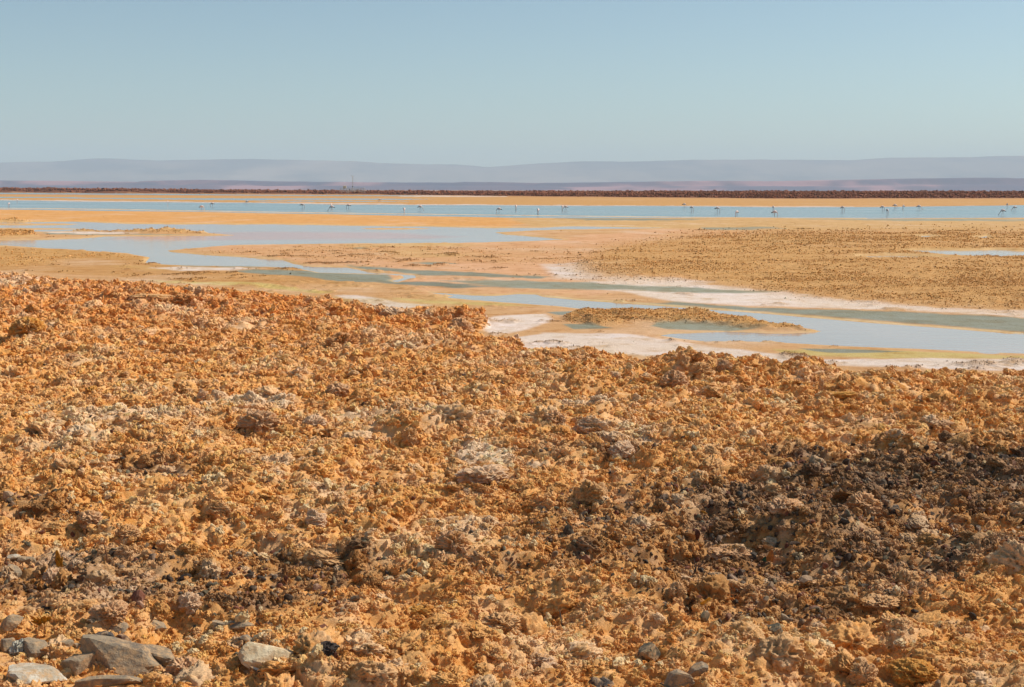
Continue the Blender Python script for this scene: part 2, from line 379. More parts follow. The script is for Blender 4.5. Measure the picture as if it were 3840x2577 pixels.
MOUNDS = [(760, 1062, 2.2, .18), (430, 1075, 3.0, .10), (2660, 1420, 1.1, .16), (2560, 1400, .5, .14), (3010, 1400, .5, .16), (2790, 1410, .6, .1), (3390, 1415, .5, .08), (3560, 1418, .5, .08),
          (1780, 1190, .9, .12), (700, 1140, 1.6, .18), (1290, 1290, .7, .16), (180, 1280, 1.2, .2), (1720, 1640, .9, .16), (420, 1680, 1.2, .14),
          (3390, 1735, .35, .2), (2250, 1600, .5, .14), (3300, 1500, .9, .12), (1600, 2250, .5, .1), (2300, 2250, .6, .1), (3000, 2010, .6, .14)]

# ------------------------------------------------------------------ terrain grid (a fan of even picture density)
rows = [7.2]
while rows[-1] < 1800:
    d = rows[-1]
    k = 0.0021 if d < 45 else (0.0021 + (d - 45) / 35 * 0.0020 if d < 80 else (0.0041 if d < 200 else 0.008))
    rows.append(d * (1 + k))
rows = np.array(rows); NC = 780
us = np.linspace(-0.46, 0.46, NC)
D, U = np.meshgrid(rows, us, indexing='ij')
GX = (D + 3.0) * U; GY = D.copy()
PX, PY = pix_of(GX, GY, np.zeros_like(GX))
print('grid', GX.shape)
jx = fbm(GX, GY, 2.4, 4, 11, 0.6); pxm = GY ** 2 / (CAMH * F)     # metres of depth per vertical px
def pert(wl, s): return fbm(GX, GY, wl, 3, s)
e1 = perlin(GX / 3.1, GY / 6.0, 31) + .6 * perlin(GX / 1.1, GY / 2.4, 32) + .4 * perlin(GX / .45, GY / .9, 33)
e2 = perlin(GX / 14, GY / 40, 34)
PYn = PY + np.clip(e1 * 0.22 / np.maximum(pxm, .03) * .35, -6, 6)
sd_crust = sdist(CRUST, PX, PY + np.clip(e1 * 9 * 0.05 / np.maximum(pxm, .03), -16, 16), 3.0)
sd_water = sdist(LAGOON, PX, PY + e2 * .8)
wn = PY + e1 * 1.1 + e2 * 0.8
sdp = sdist(POND, PX, wn)
for isl in ISLES: sdp = np.minimum(sdp, -sdist(isl, PX, wn))
sd_water = np.maximum(sd_water, sdp)
sd_water = np.maximum(sd_water, sdist(CHANNEL, PX, PY + e1 * 0.9))
for s in STRIPS: sd_water = np.maximum(sd_water, sdist(s, PX, PY + e1 * 1.6))
# thin salt line standing in the near edge of the lagoon
lx = [-4000, 0, 400, 950, 1950, 2500, 2900, 3200]; ly = [775, 781, 785, 795, 808, 814, 817.5, 819]
line = np.interp(PX, lx, ly)
foam = (1.25 + e1 * .5 - np.abs(PY + e2 * .5 - line)); foam[(PX > 3250)] = -9
sd_water = np.minimum(sd_water, -foam)
# the far terrace
tf = np.interp(PX, TX, TY) + perlin(GX / 60, GY / 60, 41) * 1.2
terr = tf - PY                     # >0 beyond the front foot
TH = np.interp(PX, [-3000, 0, 950, 1400, 1950, 2900, 3840, 7000], [3.6, 2.9, 1.4, 1.02, 1.1, 1.7, 2.1, 2.2])
land = -sd_water                   # px from the water's edge, + on land

crust_m = sstep(-1, 7, sd_crust)
rough = np.zeros_like(GX); tint = np.empty(GX.shape + (3,)); tint[:] = TAN; wet = np.zeros_like(GX)
ez = e1 * 1.6 + e2 * 1.5
ez2 = fbm(GX, GY, 5.0, 5, 51, .65) * 12
for poly, c, fe, wv in ZONES:
    s = sdist(poly, PX, PY + ez + ez2 * min(1.5, fe / 6)) + ez2 * .5 * (fe > 4)
    m = sstep(-fe * .6, fe * .6, s)
    tint = tint * (1 - m[..., None]) + c * m[..., None]
    wet = wet * (1 - m) + wv * m
fieldm = np.zeros_like(GX)
for poly, h, fe in FIELDS:
    m = sstep(-fe, fe, sdist(poly, PX, PY + ez * .6 + ez2 * min(.8, fe / 12)))
    rough = np.maximum(rough, m * h); fieldm = np.maximum(fieldm, m * (1 if h > .03 else .35))
v1 = sstep(.02, .45, fbm(GX, GY, 7, 6, 141, .6)) * .4 * (1 - wet); v2 = sstep(.1, .5, fbm(GX, GY, 13, 5, 151, .6)) * .45 * (1 - wet) * (PY > 860)
v3 = sstep(.05, .5, fbm(GX, GY, 4, 6, 161, .65)) * .4 * (1 - wet)
tint = tint * (1 - v1[..., None]) + hexc(236, 206, 178) * v1[..., None]
tint = tint * (1 - v2[..., None]) + hexc(218, 188, 118) * v2[..., None]
tint = tint * (1 - v3[..., None]) + tint * np.array([.84, .74, .6]) * v3[..., None]
tint = tint * (1 - .9 * fieldm[..., None]) + OCHRE * .9 * fieldm[..., None]
wet *= 1 - fieldm
dry = 1 - np.clip(wet, 0, 1)
salty = sstep(.38, .5, tint[..., 2])                       # bare salt is smooth
# little scabs of crust strewn on the flats
scab = sstep(.16, .42, fbm(GX, GY, 2.2, 5, 61, .7) + .18 * perlin(GX / 16, GY / 60, 62)) * dry
tint = tint * (1 - scab[..., None] * .42) + OCHRE * .85 * scab[..., None] * .42
# sandy rim right beside the water
rim = sstep(6, 1.0, land) * sstep(-2, .5, land) * (PY > 830)
tint = tint * (1 - rim[..., None] * .6) + hexc(222, 184, 128) * rim[..., None] * .6
foamm = sstep(-.6, .3, foam); foamm = foamm * (.45 + .55 * sstep(-.2, .2, perlin(GX / 2.5, GY / 9, 171))); tint = tint * (1 - foamm[..., None]) + (SALT * .55 + YELLOW * .45) * foamm[..., None]
bm = sstep(3.0, .6, np.abs(PY - np.interp(PX, [p[0] for p in BERM], [p[1] - 3.5 for p in BERM])) + np.abs(e1)) * (PX > 2039)
tint = tint * (1 - bm[..., None]) + hexc(220, 190, 140) * bm[..., None]
wet = wet * (1 - bm)
# terrace colour
tm = sstep(-.35, .05, terr + e1 * .12)
tint = tint * (1 - tm[..., None]) + BROWN * tm[..., None]

# heights
GXm = GX; res = np.maximum(D * 0.0012, D * 0.0025)
def octave(wl, seed, kind):
    n = perlin(GX / wl, GY / wl, seed)
    fade = sstep(1.6, 3.5, wl / res)
    if kind == 'r': n = 1 - 2 * np.abs(n)
    elif kind == 'b': n = 2 * np.abs(n) - .6
    return n * fade
big = perlin(GX / 4.2, GY / 4.2, 1) * .10 + perlin(GX / 1.7, GY / 1.7, 2) * .07
bumps = (octave(.85, 3, 'b') * .055 + octave(.42, 4, 'r') * .045 + octave(.21, 5, 'r') * .032
         + octave(.115, 6, 'b') * .022 + octave(.062, 7, 'r') * .014 + octave(.034, 8, 'b') * .008)
mod = .65 + .7 * sstep(-.3, .4, perlin(GX / 2.6, GY / 2.6, 9))
wx = GX + perlin(GX / .9, GY / .9, 12) * .25 + perlin(GX / .3, GY / .3, 14) * .06; wy = GY + perlin(GX / .9, GY / .9, 13) * .25 + perlin(GX / .3, GY / .3, 15) * .06
q_ = (perlin(wx / 1.7, wy / 1.1, 16) + .45 * perlin(wx / .7, wy / .5, 17)) * 3.2
ledge = (np.floor(q_) + sstep(0, .16, q_ - np.floor(q_))) / 3.2
lfade = sstep(60, 35, D)
edge_low = .45 + .55 * sstep(0, 55, sd_crust)
zc = .15 + big * .8 + bumps * mod * (.55 + .45 * sstep(-.35, .2, perlin(GX / 1.1, GY / 1.1, 18))) + ledge * .16 * (.4 + .6 * lfade)
zc = .03 + (zc - .03) * edge_low
for (x, y, r_, h) in MOUNDS:
    gx, gy = ground_of(x, y, .1); zc += h * np.exp(-((GX - gx) ** 2 + ((GY - gy) / 1.3) ** 2) / r_ ** 2) * (1 + 3.0 * bumps)
for (x, y, r_, h) in PITS:
    gx, gy = ground_of(x, y, .1); zc -= h * np.exp(-(((GX - gx) / 1.4) ** 2 + (GY - gy) ** 2) ** 2 / r_ ** 4)
fr = (octave(1.3, 21, 'b') * .3 + octave(.5, 22, 'r') * .4 + octave(.22, 23, 'r') * .4 + perlin(GX / 5, GY / 5, 24) * .4 + .45)
flat = np.clip(land * np.minimum(pxm, .5) * .035, -.08, .035)
zf = flat + sstep(0, 3, land) * (rough * fr + .012 * perlin(GX / .8, GY / .8, 25) + scab * .035 * (1 + octave(.5, 26, 'r')))
zt = np.clip(terr, 0, 99) * 0
rise = sstep(0, 30, terr * pxm)
back = 1 - sstep(1620, 1780, D)
SDX = (1324 - 1920) / F * 985
stn = np.exp(-((GX - SDX) / 16) ** 4 - ((GY - 985) / 16) ** 4)
zt = rise * back * (TH + (1 - stn) * (.4 * perlin(GX / 22, GY / 22, 43) * TH / 2 + .3 * perlin(GX / 7, GY / 9, 44) + .3 * perlin(GX / 3.5, GY / 8, 45)))
zt = zt * (1 - stn) + 1.02 * stn
GZ = zf * (1 - crust_m) + (zc * crust_m) + zt
GZ = np.where(crust_m > 0, np.maximum(GZ, flat * (1 - crust_m)), GZ)
nearest_edge = (D > 1400)
# sideways jitter for overhanging lips on the crust
w1 = crust_m * sstep(3, 6, .3 / res)
GXd = GX + crust_m * (perlin(GX / .33, GY / .33, 71) * .05 + perlin(GX / .13, GY / .13, 72) * .022)
GYd = GY + crust_m * (perlin(GX / .33, GY / .33, 73) * .05 + perlin(GX / .13, GY / .13, 74) * .022)

# near crust colours
base_far = hexc(220, 150, 80); base_near = hexc(232, 171, 102)
tn = sstep(44, 20, D)
ct = base_far * (1 - tn[..., None]) + base_near * tn[..., None]
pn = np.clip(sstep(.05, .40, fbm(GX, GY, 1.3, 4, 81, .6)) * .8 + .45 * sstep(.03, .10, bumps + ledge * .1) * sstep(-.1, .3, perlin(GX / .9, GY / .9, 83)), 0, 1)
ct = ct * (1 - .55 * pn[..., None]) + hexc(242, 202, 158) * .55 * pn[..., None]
yn = sstep(.12, .4, fbm(GX, GY, .8, 4, 85, .6))
ct = ct * (1 - .45 * yn[..., None]) + hexc(226, 154, 74) * .4 * yn[..., None]
dn = fbm(GX, GY, .9, 5, 91, .7)
def blobs(lst, X, Y, n):
    s = np.zeros_like(X)
    for (x, y, rx, ry, st) in lst:
        q = 1.25 - np.hypot((X - x) / rx, (Y - y) / ry) + n * 1.3
        s = np.maximum(s, st * sstep(0, .9, q))
    return s
dark = blobs(DARK, PX, PY, dn * .55); pale = blobs(PALE, PX, PY, fbm(GX, GY, .7, 4, 95, .6))
ct = ct * (1 - .7 * np.clip(pale, 0, 1.2)[..., None]) + hexc(236, 208, 176) * .7 * np.clip(pale, 0, 1.2)[..., None]
dk = np.clip(dark * (.8 + 1.2 * sstep(-.1, .3, fbm(GX, GY, .35, 4, 97, .7))), 0, 1)
ct = ct * (1 - .82 * dk[..., None]) + hexc(106, 76, 56) * .82 * dk[..., None]
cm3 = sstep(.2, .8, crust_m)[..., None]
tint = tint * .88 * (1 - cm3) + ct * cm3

nr, nc = GX.shape
idx = np.arange(nr * nc).reshape(nr, nc)
quads = np.stack([idx[:-1, :-1], idx[:-1, 1:], idx[1:, 1:], idx[1:, :-1]], -1).reshape(-1, 4)
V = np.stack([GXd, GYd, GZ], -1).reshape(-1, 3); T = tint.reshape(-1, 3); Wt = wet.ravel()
cf = (crust_m.ravel()[quads].mean(1) > .5)
tfm = (tm.ravel()[quads].mean(1) > .5) & ~cf
deep = (GZ.ravel()[quads].max(1) < -.04)
def part(name, mask, mat):
    q = quads[mask]; used, inv = np.unique(q, return_inverse=True)
    me = mesh_np(name, V[used], inv.reshape(-1, 4), mat)
    attr_col(me, 'tint', T[used]); attr_f(me, 'wet', Wt[used])
    return link(name, me, kind='structure')
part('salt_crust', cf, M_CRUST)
part('mud_flat', ~cf & ~tfm & ~deep, M_MUD)
part('crust_terrace', tfm, M_MUD)

# ------------------------------------------------------------------ water
wr = np.geomspace(24, 1480, 320); wu = np.linspace(-.46, .46, 240)
WD, WU = np.meshgrid(wr, wu, indexing='ij'); WX = WD * WU
wpx, wpy = pix_of(WX, WD, np.zeros_like(WX))
wt_ = np.empty(WX.shape + (3,)); wt_[:] = hexc(176, 156, 142)
lag = sstep(-5, 5, sdist([(-4000, 715), (7000, 725), (7000, 812), (3815, 817), (1900, 817), (950, 799), (0, 787), (-4000, 781)], wpx, wpy))
wt_ = wt_ * (1 - lag[..., None]) + hexc(96, 128, 134) * lag[..., None]
pk = sstep(-4, 8, sdist([(480, 880), (1000, 868), (1500, 870), (1780, 886), (1600, 900), (1100, 903), (600, 905), (380, 898)], wpx, wpy + fbm(WX, WD, 12, 3, 99) * 8))
wt_ = wt_ * (1 - .85 * pk[..., None]) + hexc(206, 138, 118) * .85 * pk[..., None]
murk = 1 - .75 * pk
ripple = .2 + .88 * lag * (.6 + .4 * sstep(-.2, .3, perlin(WX / 60, WD / 30, 5))) + .25 * pk
wi = np.arange(WX.size).reshape(WX.shape)
wq = np.stack([wi[:-1, :-1], wi[:-1, 1:], wi[1:, 1:], wi[1:, :-1]], -1).reshape(-1, 4)
wcrust = sdist(CRUST, wpx, wpy, 3.0).ravel()
wq = wq[wcrust[wq].max(1) < 8]
used, inv = np.unique(wq, return_inverse=True)
me = mesh_np('water', np.stack([WX, WD, np.zeros_like(WX)], -1).reshape(-1, 3)[used], inv.reshape(-1, 4), M_WATER)
attr_col(me, 'tint', wt_.reshape(-1, 3)[used]); attr_f(me, 'ripple', ripple.ravel()[used]); attr_f(me, 'murk', murk.ravel()[used] * .5)
link('water', me, kind='structure')

# ------------------------------------------------------------------ the wide plain, mountains
def plain_mat():
    m, nt, b = new_mat('desert_plain')
    pos = N(nt, 'ShaderNodeNewGeometry').outputs['Position']
    n1 = ramp(nt, noise(nt, pos, 0.004, 6, 0.6), 0.4, 0.65)
    n2 = ramp(nt, noise(nt, pos, 0.8, 6, 0.7), 0.4, 0.65)
    c = mixc(nt, n1, hexc(150, 104, 74), hexc(176, 130, 92)); c = mixc(nt, n2, c, mixc(nt, 1.0, c, (.75, .7, .65), 'MULTIPLY'))
    nt.links.new(c, b.inputs['Base Color']); b.inputs['Roughness'].default_value = .95
    return m
ring_r = np.array([0.01, 5, 20, 80, 300, 1200, 3000, 8000, 16000, 29500]); A = 72
ang = np.linspace(0, 2 * math.pi, A, endpoint=False)
pv = np.array([[r_ * math.cos(a), r_ * math.sin(a), -.35] for r_ in ring_r for a in ang])
pq = np.array([[i * A + j, (i + 1) * A + j, (i + 1) * A + (j + 1) % A, i * A + (j + 1) % A] for i in range(len(ring_r) - 1) for j in range(A)])
link('desert_plain', mesh_np('desert_plain', pv, pq, plain_mat()), kind='structure')

def rock_mat(name, c1, c2, c3, sc):
    m, nt, b = new_mat(name)
    pos = N(nt, 'ShaderNodeNewGeometry').outputs['Position']
    mp = N(nt, 'ShaderNodeMapping'); mp.inputs['Scale'].default_value = (1, 1, 5); nt.links.new(pos, mp.inputs[0])
    n1 = ramp(nt, noise(nt, mp.outputs[0], sc, 6, 0.6), 0.42, 0.62)
    n2 = ramp(nt, noise(nt, pos, sc * .35, 4, 0.6), 0.48, 0.6)
    c = mixc(nt, n1, c1, c2); c = mixc(nt, n2, c, c3)
    nt.links.new(c, b.inputs['Base Color']); b.inputs['Roughness'].default_value = .95
    return m

def mountain(name, dist, depth, px, py, mat, relief, wl, cliff, seed, nx=560, ny=46):
    """a range seen along its front: skyline heights traced at its own distance, slopes running down towards the plain"""
    X = np.linspace(-dist * .62, dist * .62, nx)
    t = np.linspace(-1, 1, ny)
    XX, TT = np.meshgrid(X, t, indexing='ij')
    ppx = 1920 + F * XX / dist
    hor = 712 + (ppx - 1920) * 10 / 3840
    H = (hor - np.interp(ppx, px, py)) * dist / F + CAMH
    H = H + fbm(XX, XX * 0 + seed, wl * .25, 4, seed + 9, .6) * relief * .08
    spur = fbm(XX + TT * wl * .15, TT * depth * .4, wl, 5, seed, .55)
    gully = 1 - np.abs(fbm(XX, TT * depth * .12, wl * .45, 4, seed + 3, .6)) * 2.2
    s = -TT * (TT < 0)                      # 1 at the foot facing us, 0 at the crest
    if cliff: prof = 1 - sstep(.30, .46, s + spur * .22) * .52 - sstep(.62, 1.0, s) * .48
    else: prof = (1 - s) ** 1.25
    side = np.where(TT > 0, 1 - .3 * TT, prof)
    Z = H * side + relief * (spur * .5 + gully * .22 - .2) * np.sin(np.pi * np.clip(s, 0, 1)) 
    Z = np.minimum(Z, H * 1.0 + 0 * Z)
    Z[:, 0] = -.6
    YY = dist + TT * depth
    idx = np.arange(nx * ny).reshape(nx, ny)
    q = np.stack([idx[:-1, :-1], idx[1:, :-1], idx[1:, 1:], idx[:-1, 1:]], -1).reshape(-1, 4)
    me = mesh_np(name, np.stack([XX, YY, Z], -1).reshape(-1, 3), q, mat)
    return link(name, me, kind='structure')
farpx = [-6000, -1500, 0, 200, 360, 420, 600, 850, 950, 1100, 1340, 1420, 1600, 1710, 1830, 1950, 2180, 2330, 2600, 2900, 3180, 3330, 3600, 3800, 5500, 9000]
farpy = [640, 615, 611, 606, 595, 594, 603, 597, 597, 600, 605, 611, 617, 617, 627, 618, 605, 607, 600, 599, 601, 592, 590, 585, 580, 610]
mespx = [-6000, 0, 200, 400, 550, 580, 750, 850, 1000, 1200, 1700, 1750, 1900, 2000, 2200, 2500, 2700, 2850, 3100, 3400, 3650, 3800, 5500, 9000]
mespy = [676, 677, 679, 681, 683, 679, 675, 676, 680, 683, 686, 683, 685, 687, 685, 681, 679, 681, 676, 671, 668, 670, 668, 680]
mountain('mountains', 25000, 3300, farpx, farpy, rock_mat('far_rock', hexc(118, 104, 96), hexc(66, 64, 70), hexc(146, 126, 112), .0006), 170, 3600, False, 3)
mountain('mesa_hills', 11500, 900, mespx, mespy, rock_mat('mesa_rock', hexc(78, 54, 86), hexc(48, 42, 84), hexc(160, 110, 118), .0022), 26, 900, True, 8)

# ------------------------------------------------------------------ air
hb = np.array([(-29800, -29800, -1.6), (29800, -29800, -1.6), (29800, 29800, -1.6), (-29800, 29800, -1.6),
               (-29800, -29800, 760), (29800, -29800, 760), (29800, 29800, 760), (-29800, 29800, 760)])
hq = np.array([(0, 3, 2, 1), (4, 5, 6, 7), (0, 1, 5, 4), (1, 2, 6, 5), (2, 3, 7, 6), (3, 0, 4, 7)])
hm = bpy.data.materials.new('haze'); hm.use_nodes = True; hm.node_tree.nodes.clear()
ho = hm.node_tree.nodes.new('ShaderNodeOutputMaterial'); hv = hm.node_tree.nodes.new('ShaderNodeVolumePrincipled')
hv.inputs['Density'].default_value = 5.6e-5; hv.inputs['Color'].default_value = (.65, .84, 1.0, 1); hv.inputs['Anisotropy'].default_value = 0.0
hm.node_tree.links.new(hv.outputs[0], ho.inputs['Volume'])
link('haze', mesh_np('haze', hb, hq, hm, False), kind='stuff')

# ------------------------------------------------------------------ lump and stone shapes
import bmesh
def ico(sub):
    bm = bmesh.new(); bmesh.ops.create_icosphere(bm, subdivisions=sub, radius=1)
    v = np.array([x.co[:] for x in bm.verts]); f = np.array([[a.index for a in p.verts] for p in bm.faces]); bm.free()
    return v, f
ICO = {s: ico(s) for s in (1, 2, 3, 4, 5, 6)}

def n3(p, sc, seed):
    """cheap 3-D noise from three planar ones"""
    a = perlin(p[:, 0] * sc + 5.1 * seed, p[:, 1] * sc + p[:, 2] * .7 * sc, seed)
    b = perlin(p[:, 1] * sc - 3.7 * seed, p[:, 2] * sc + p[:, 0] * .7 * sc, seed + 50)
    c = perlin(p[:, 2] * sc + 8.9 * seed, p[:, 0] * sc - p[:, 1] * .7 * sc, seed + 90)
    return (a + b + c) / 1.7

def lump_mesh(name, sub, seed, mat, spiky=1.0, flat=.75):
    v, f = ICO[sub]; v = v.copy(); p = v.copy()
    r_ = 1 + .42 * n3(p, 1.3, seed) + .30 * spiky * (1 - 2 * np.abs(n3(p, 2.4, seed + 7))) * .8
    if sub > 2: r_ += .17 * spiky * (1 - 2 * np.abs(n3(p, 5.0, seed + 13))) + .10 * (1 - 2 * np.abs(n3(p, 10.0, seed + 17)))
    if sub > 3: r_ += .06 * (1 - 2 * np.abs(n3(p, 20.0, seed + 23)))
    if sub > 4: r_ += .035 * (1 - 2 * np.abs(n3(p, 38.0, seed + 29)))
    r_ = np.maximum(r_, .25)
    v = v * r_[:, None]; v[:, 0] += .25 * n3(p, 1.1, seed + 31); v[:, 2] *= flat
    return mesh_np(name, v, f, mat, sub > 4)

def stone_mesh(name, sub, seed, mat, planes=13, noise_a=.03, sq=(1, 1, 1)):
    rg = np.random.default_rng(seed)
    v, f = ICO[sub]
    n = rg.normal(size=(planes, 3)); n /= np.linalg.norm(n, axis=1)[:, None]
    n = np.concatenate([n, [[0, 0, 1], [0, 0, -1]]]); dd = rg.uniform(.62, 1.0, len(n))
    k = v @ n.T
    r_ = np.where(k > .05, dd / np.maximum(k, .05), 9).min(1)
    r_ = np.minimum(r_, 1.5)
    r_ = r_ * (1 + noise_a * n3(v, 3.0, seed) + noise_a * .6 * n3(v, 8.0, seed + 3))
    return mesh_np(name, v * r_[:, None] * np.array(sq), f, mat, False)

def scatter(name, pts, rot, scl, tintv, pick, variants, label):
    me = bpy.data.meshes.new(name); n = len(pts); me.vertices.add(n)
    me.vertices.foreach_set('co', np.ascontiguousarray(pts, np.float32).ravel())
    for nm, arr in (('rot', rot), ('scl', scl)):
        a = me.attributes.new(nm, 'FLOAT_VECTOR', 'POINT'); a.data.foreach_set('vector', np.ascontiguousarray(arr, np.float32).ravel())
    attr_col(me, 'tint', tintv)
    a = me.attributes.new('pick', 'INT', 'POINT'); a.data.foreach_set('value', pick.astype(np.int32))
    o = link(name, me, kind='stuff', label=label)
    g = bpy.data.node_groups.new(name, 'GeometryNodeTree')
    g.interface.new_socket('Geometry', in_out='INPUT', socket_type='NodeSocketGeometry')
    g.interface.new_socket('Geometry', in_out='OUTPUT', socket_type='NodeSocketGeometry')
    gi = g.nodes.new('NodeGroupInput'); go = g.nodes.new('NodeGroupOutput')
    ip = g.nodes.new('GeometryNodeInstanceOnPoints'); ip.inputs['Pick Instance'].default_value = True
    jn = g.nodes.new('GeometryNodeJoinGeometry')
    for vm in variants:
        vo = bpy.data.objects.new(vm.name, vm)
        oi = g.nodes.new('GeometryNodeObjectInfo'); oi.inputs['Object'].default_value = vo
        oi.inputs['As Instance'].default_value = True
        g.links.new(oi.outputs['Geometry'], jn.inputs[0])
    def at(nm, ty):
        na = g.nodes.new('GeometryNodeInputNamedAttribute'); na.data_type = ty; na.inputs['Name'].default_value = nm
        return na.outputs['Attribute']
    g.links.new(gi.outputs[0], ip.inputs['Points']); g.links.new(jn.outputs[0], ip.inputs['Instance'])
    g.links.new(at('pick', 'INT'), ip.inputs['Instance Index'])
    g.links.new(at('rot', 'FLOAT_VECTOR'), ip.inputs['Rotation']); g.links.new(at('scl', 'FLOAT_VECTOR'), ip.inputs['Scale'])
    g.links.new(ip.outputs[0], go.inputs[0])
    md = o.modifiers.new('scatter', 'NODES'); md.node_group = g
    return o

fl = {'x': GXd.ravel(), 'y': GYd.ravel(), 'z': GZ.ravel()}
def pick_points(weight, n, r):
    p = weight.ravel() * ((D * .00118) * (np.gradient(rows)[:, None])).ravel()
    p = p / p.sum(); return r.choice(p.size, n, p=p, replace=True)

# crust lumps on the near crust: bigger ones half sunk, then a skin of small ragged tufts
near_w = crust_m * (.25 + 1.2 * sstep(-.1, .3, fbm(GX, GY, 1.6, 3, 101)))
near_w *= np.clip(14 / D, .25, 1.2)
n = 5500; ii = pick_points(near_w * (D < 75), n, rng)
lv = [lump_mesh('crust_lump_shape', 5, 200 + i, M_CRUST_I, 1.3, .8) for i in range(6)] + [lump_mesh('crust_flake_shape', 5, 300 + i, M_CRUST_I, 1.4, .4) for i in range(4)]
s = np.exp(rng.normal(math.log(.036), .5, n)) * (.75 + .35 * np.sqrt(fl['y'][ii] / 14)); s = np.clip(s, .016, .15)
pts = np.stack([fl['x'][ii], fl['y'][ii], fl['z'][ii]], -1) + rng.normal(0, .01, (n, 3)); pts[:, 2] -= s * .15
scl = s[:, None] * rng.uniform(.7, 1.35, (n, 3))
tc = T[ii] * rng.uniform(.86, 1.1, (n, 1)); big_ = rng.random(n) < .22
tc[big_] = tc[big_] * .5 + hexc(236, 206, 170) * .5
scatter('crust_lumps', pts, rng.uniform(-.6, .6, (n, 3)) + np.array([0, 0, 1]) * rng.uniform(0, 6.28, (n, 1)), scl, np.clip(tc, 0, .88),
        rng.integers(0, 10, n), lv, 'knobbly lumps of salt crust covering the near ground')
def tufts(name, w, n, lo, hi, tcf, label, sub, nv, seed, mat=None):
    p = (w / w.sum()).ravel(); ii = rng.choice(p.size, n, p=p)
    vs = [lump_mesh(name + '_shape', sub, seed + i, M_CRUST_I, 2.2, 1.05) for i in range(nv // 2)]
    vs += [stone_mesh(name + '_shard', sub, seed + 40 + i, M_CRUST_I, 8, .22, (1.5, 1.0, .55)) for i in range(nv - nv // 2)]
    s = fl['y'][ii] / 1422 * np.exp(rng.uniform(math.log(lo), math.log(hi), n))
    pts = np.stack([fl['x'][ii], fl['y'][ii], fl['z'][ii]], -1) + rng.normal(0, 1, (n, 3)) * (s * .5)[:, None] * [1, 1, .3]
    tc = T[ii] * rng.uniform(tcf[0], tcf[1], (n, 1)) * (1 + rng.normal(0, .03, (n, 1)) * np.array([.2, .6, 1.4]))
    return scatter(name, pts, rng.uniform(0, 6.28, (n, 3)), s[:, None] * rng.uniform(.5, 1.6, (n, 3)), np.clip(tc, 0, .9), rng.integers(0, nv, n), vs, label)
tufts('crust_tufts', crust_m * (D < 90) * (.4 + sstep(-.2, .25, fbm(GX, GY, .5, 3, 131))) * (1 - .4 * pale.clip(0, 1)), 270000, .5, 2.5, (.88, 1.36), 'small ragged tufts of salt crust over the whole near ground', 3, 8, 1200)
# rough fields of the flats, and stray scabs
fw = (1 - 1.0 * (PY < 780)) * (1 + 5 * (rough > .2)) * fieldm * (rough / .16).clip(.2, 1.4) * (1 - crust_m) * sstep(1, 5, land) * (.06 + sstep(-.2, .35, fbm(GX, GY, 5, 6, 103, .7) + .2 * perlin(GX / 18, GY / 30, 104)))
tufts('flat_lumps', fw, 150000, .14, .7, (1.05, 1.6), 'small lumps of ochre crust on the salt flats', 2, 6, 1300)
sw = (scab ** 3 * dry) * (1 - salty * .8) * (1 - fieldm) * (1 - crust_m) * sstep(1.5, 4, land) * (PY > 860) * sstep(-.1, .3, e2)
tufts('stray_lumps', sw, 9000, .2, .6, (.8, 1.05), 'stray crumbs of crust on the smooth mud', 2, 4, 1400)

# dark broken crust on the far terrace
tw = sstep(.05, .3, terr) * (1 + 9 * sstep(120, 20, terr * pxm)) * (D < 1650) * (1 - stn * .9)
n = 40000; ii = rng.choice(tw.size, n, p=(tw / tw.sum()).ravel())
lv3 = [lump_mesh('terrace_lump_shape', 2, 500 + i, M_CRUST_I, 1.6, 1.0) for i in range(6)]
s = np.clip(np.exp(rng.normal(math.log(.36), .35, n)), .15, .8) * (D.ravel()[ii] / 850)
pts = np.stack([fl['x'][ii], fl['y'][ii], fl['z'][ii] + s * .25], -1)
tc = np.tile(hexc(136, 76, 46), (n, 1)) * rng.uniform(.65, 1.25, (n, 1))
scatter('terrace_lumps', pts, np.array([0, 0, 1]) * rng.uniform(0, 6.28, (n, 1)), s[:, None] * rng.uniform(.6, 1.4, (n, 3)), tc, rng.integers(0, 6, n), lv3,
        'dark brown broken crust along the far terrace')

# gravel in the dark patches
M_GRAV = crust_mat('gravel', 'INSTANCER', 2.0, .2)
gw = (dk * 1.0 + .03 + .4 * (dark > .2)) * crust_m * sstep(32, 22, D)
n = 15000; ii = pick_points(gw, n, rng)
gv = [stone_mesh('gravel_shape', 2, 600 + i, M_GRAV) for i in range(5)]
s = np.clip(np.exp(rng.normal(math.log(.011), .5, n)), .004, .045)
pts = np.stack([fl['x'][ii], fl['y'][ii], fl['z'][ii] + s * .5], -1) + rng.normal(0, .008, (n, 3)) * [1, 1, .3]
pal = np.array([hexc(84, 74, 64), hexc(72, 58, 48), hexc(116, 72, 54), hexc(108, 98, 78), hexc(130, 106, 82)])
tc = pal[rng.integers(0, 5, n)] * rng.uniform(.7, 1.2, (n, 1))
scatter('gravel', pts, rng.uniform(0, 6.28, (n, 3)), s[:, None] * rng.uniform(.6, 1.4, (n, 3)), tc, rng.integers(0, 5, n), gv, 'dark gravel in the dirty hollows of the crust')

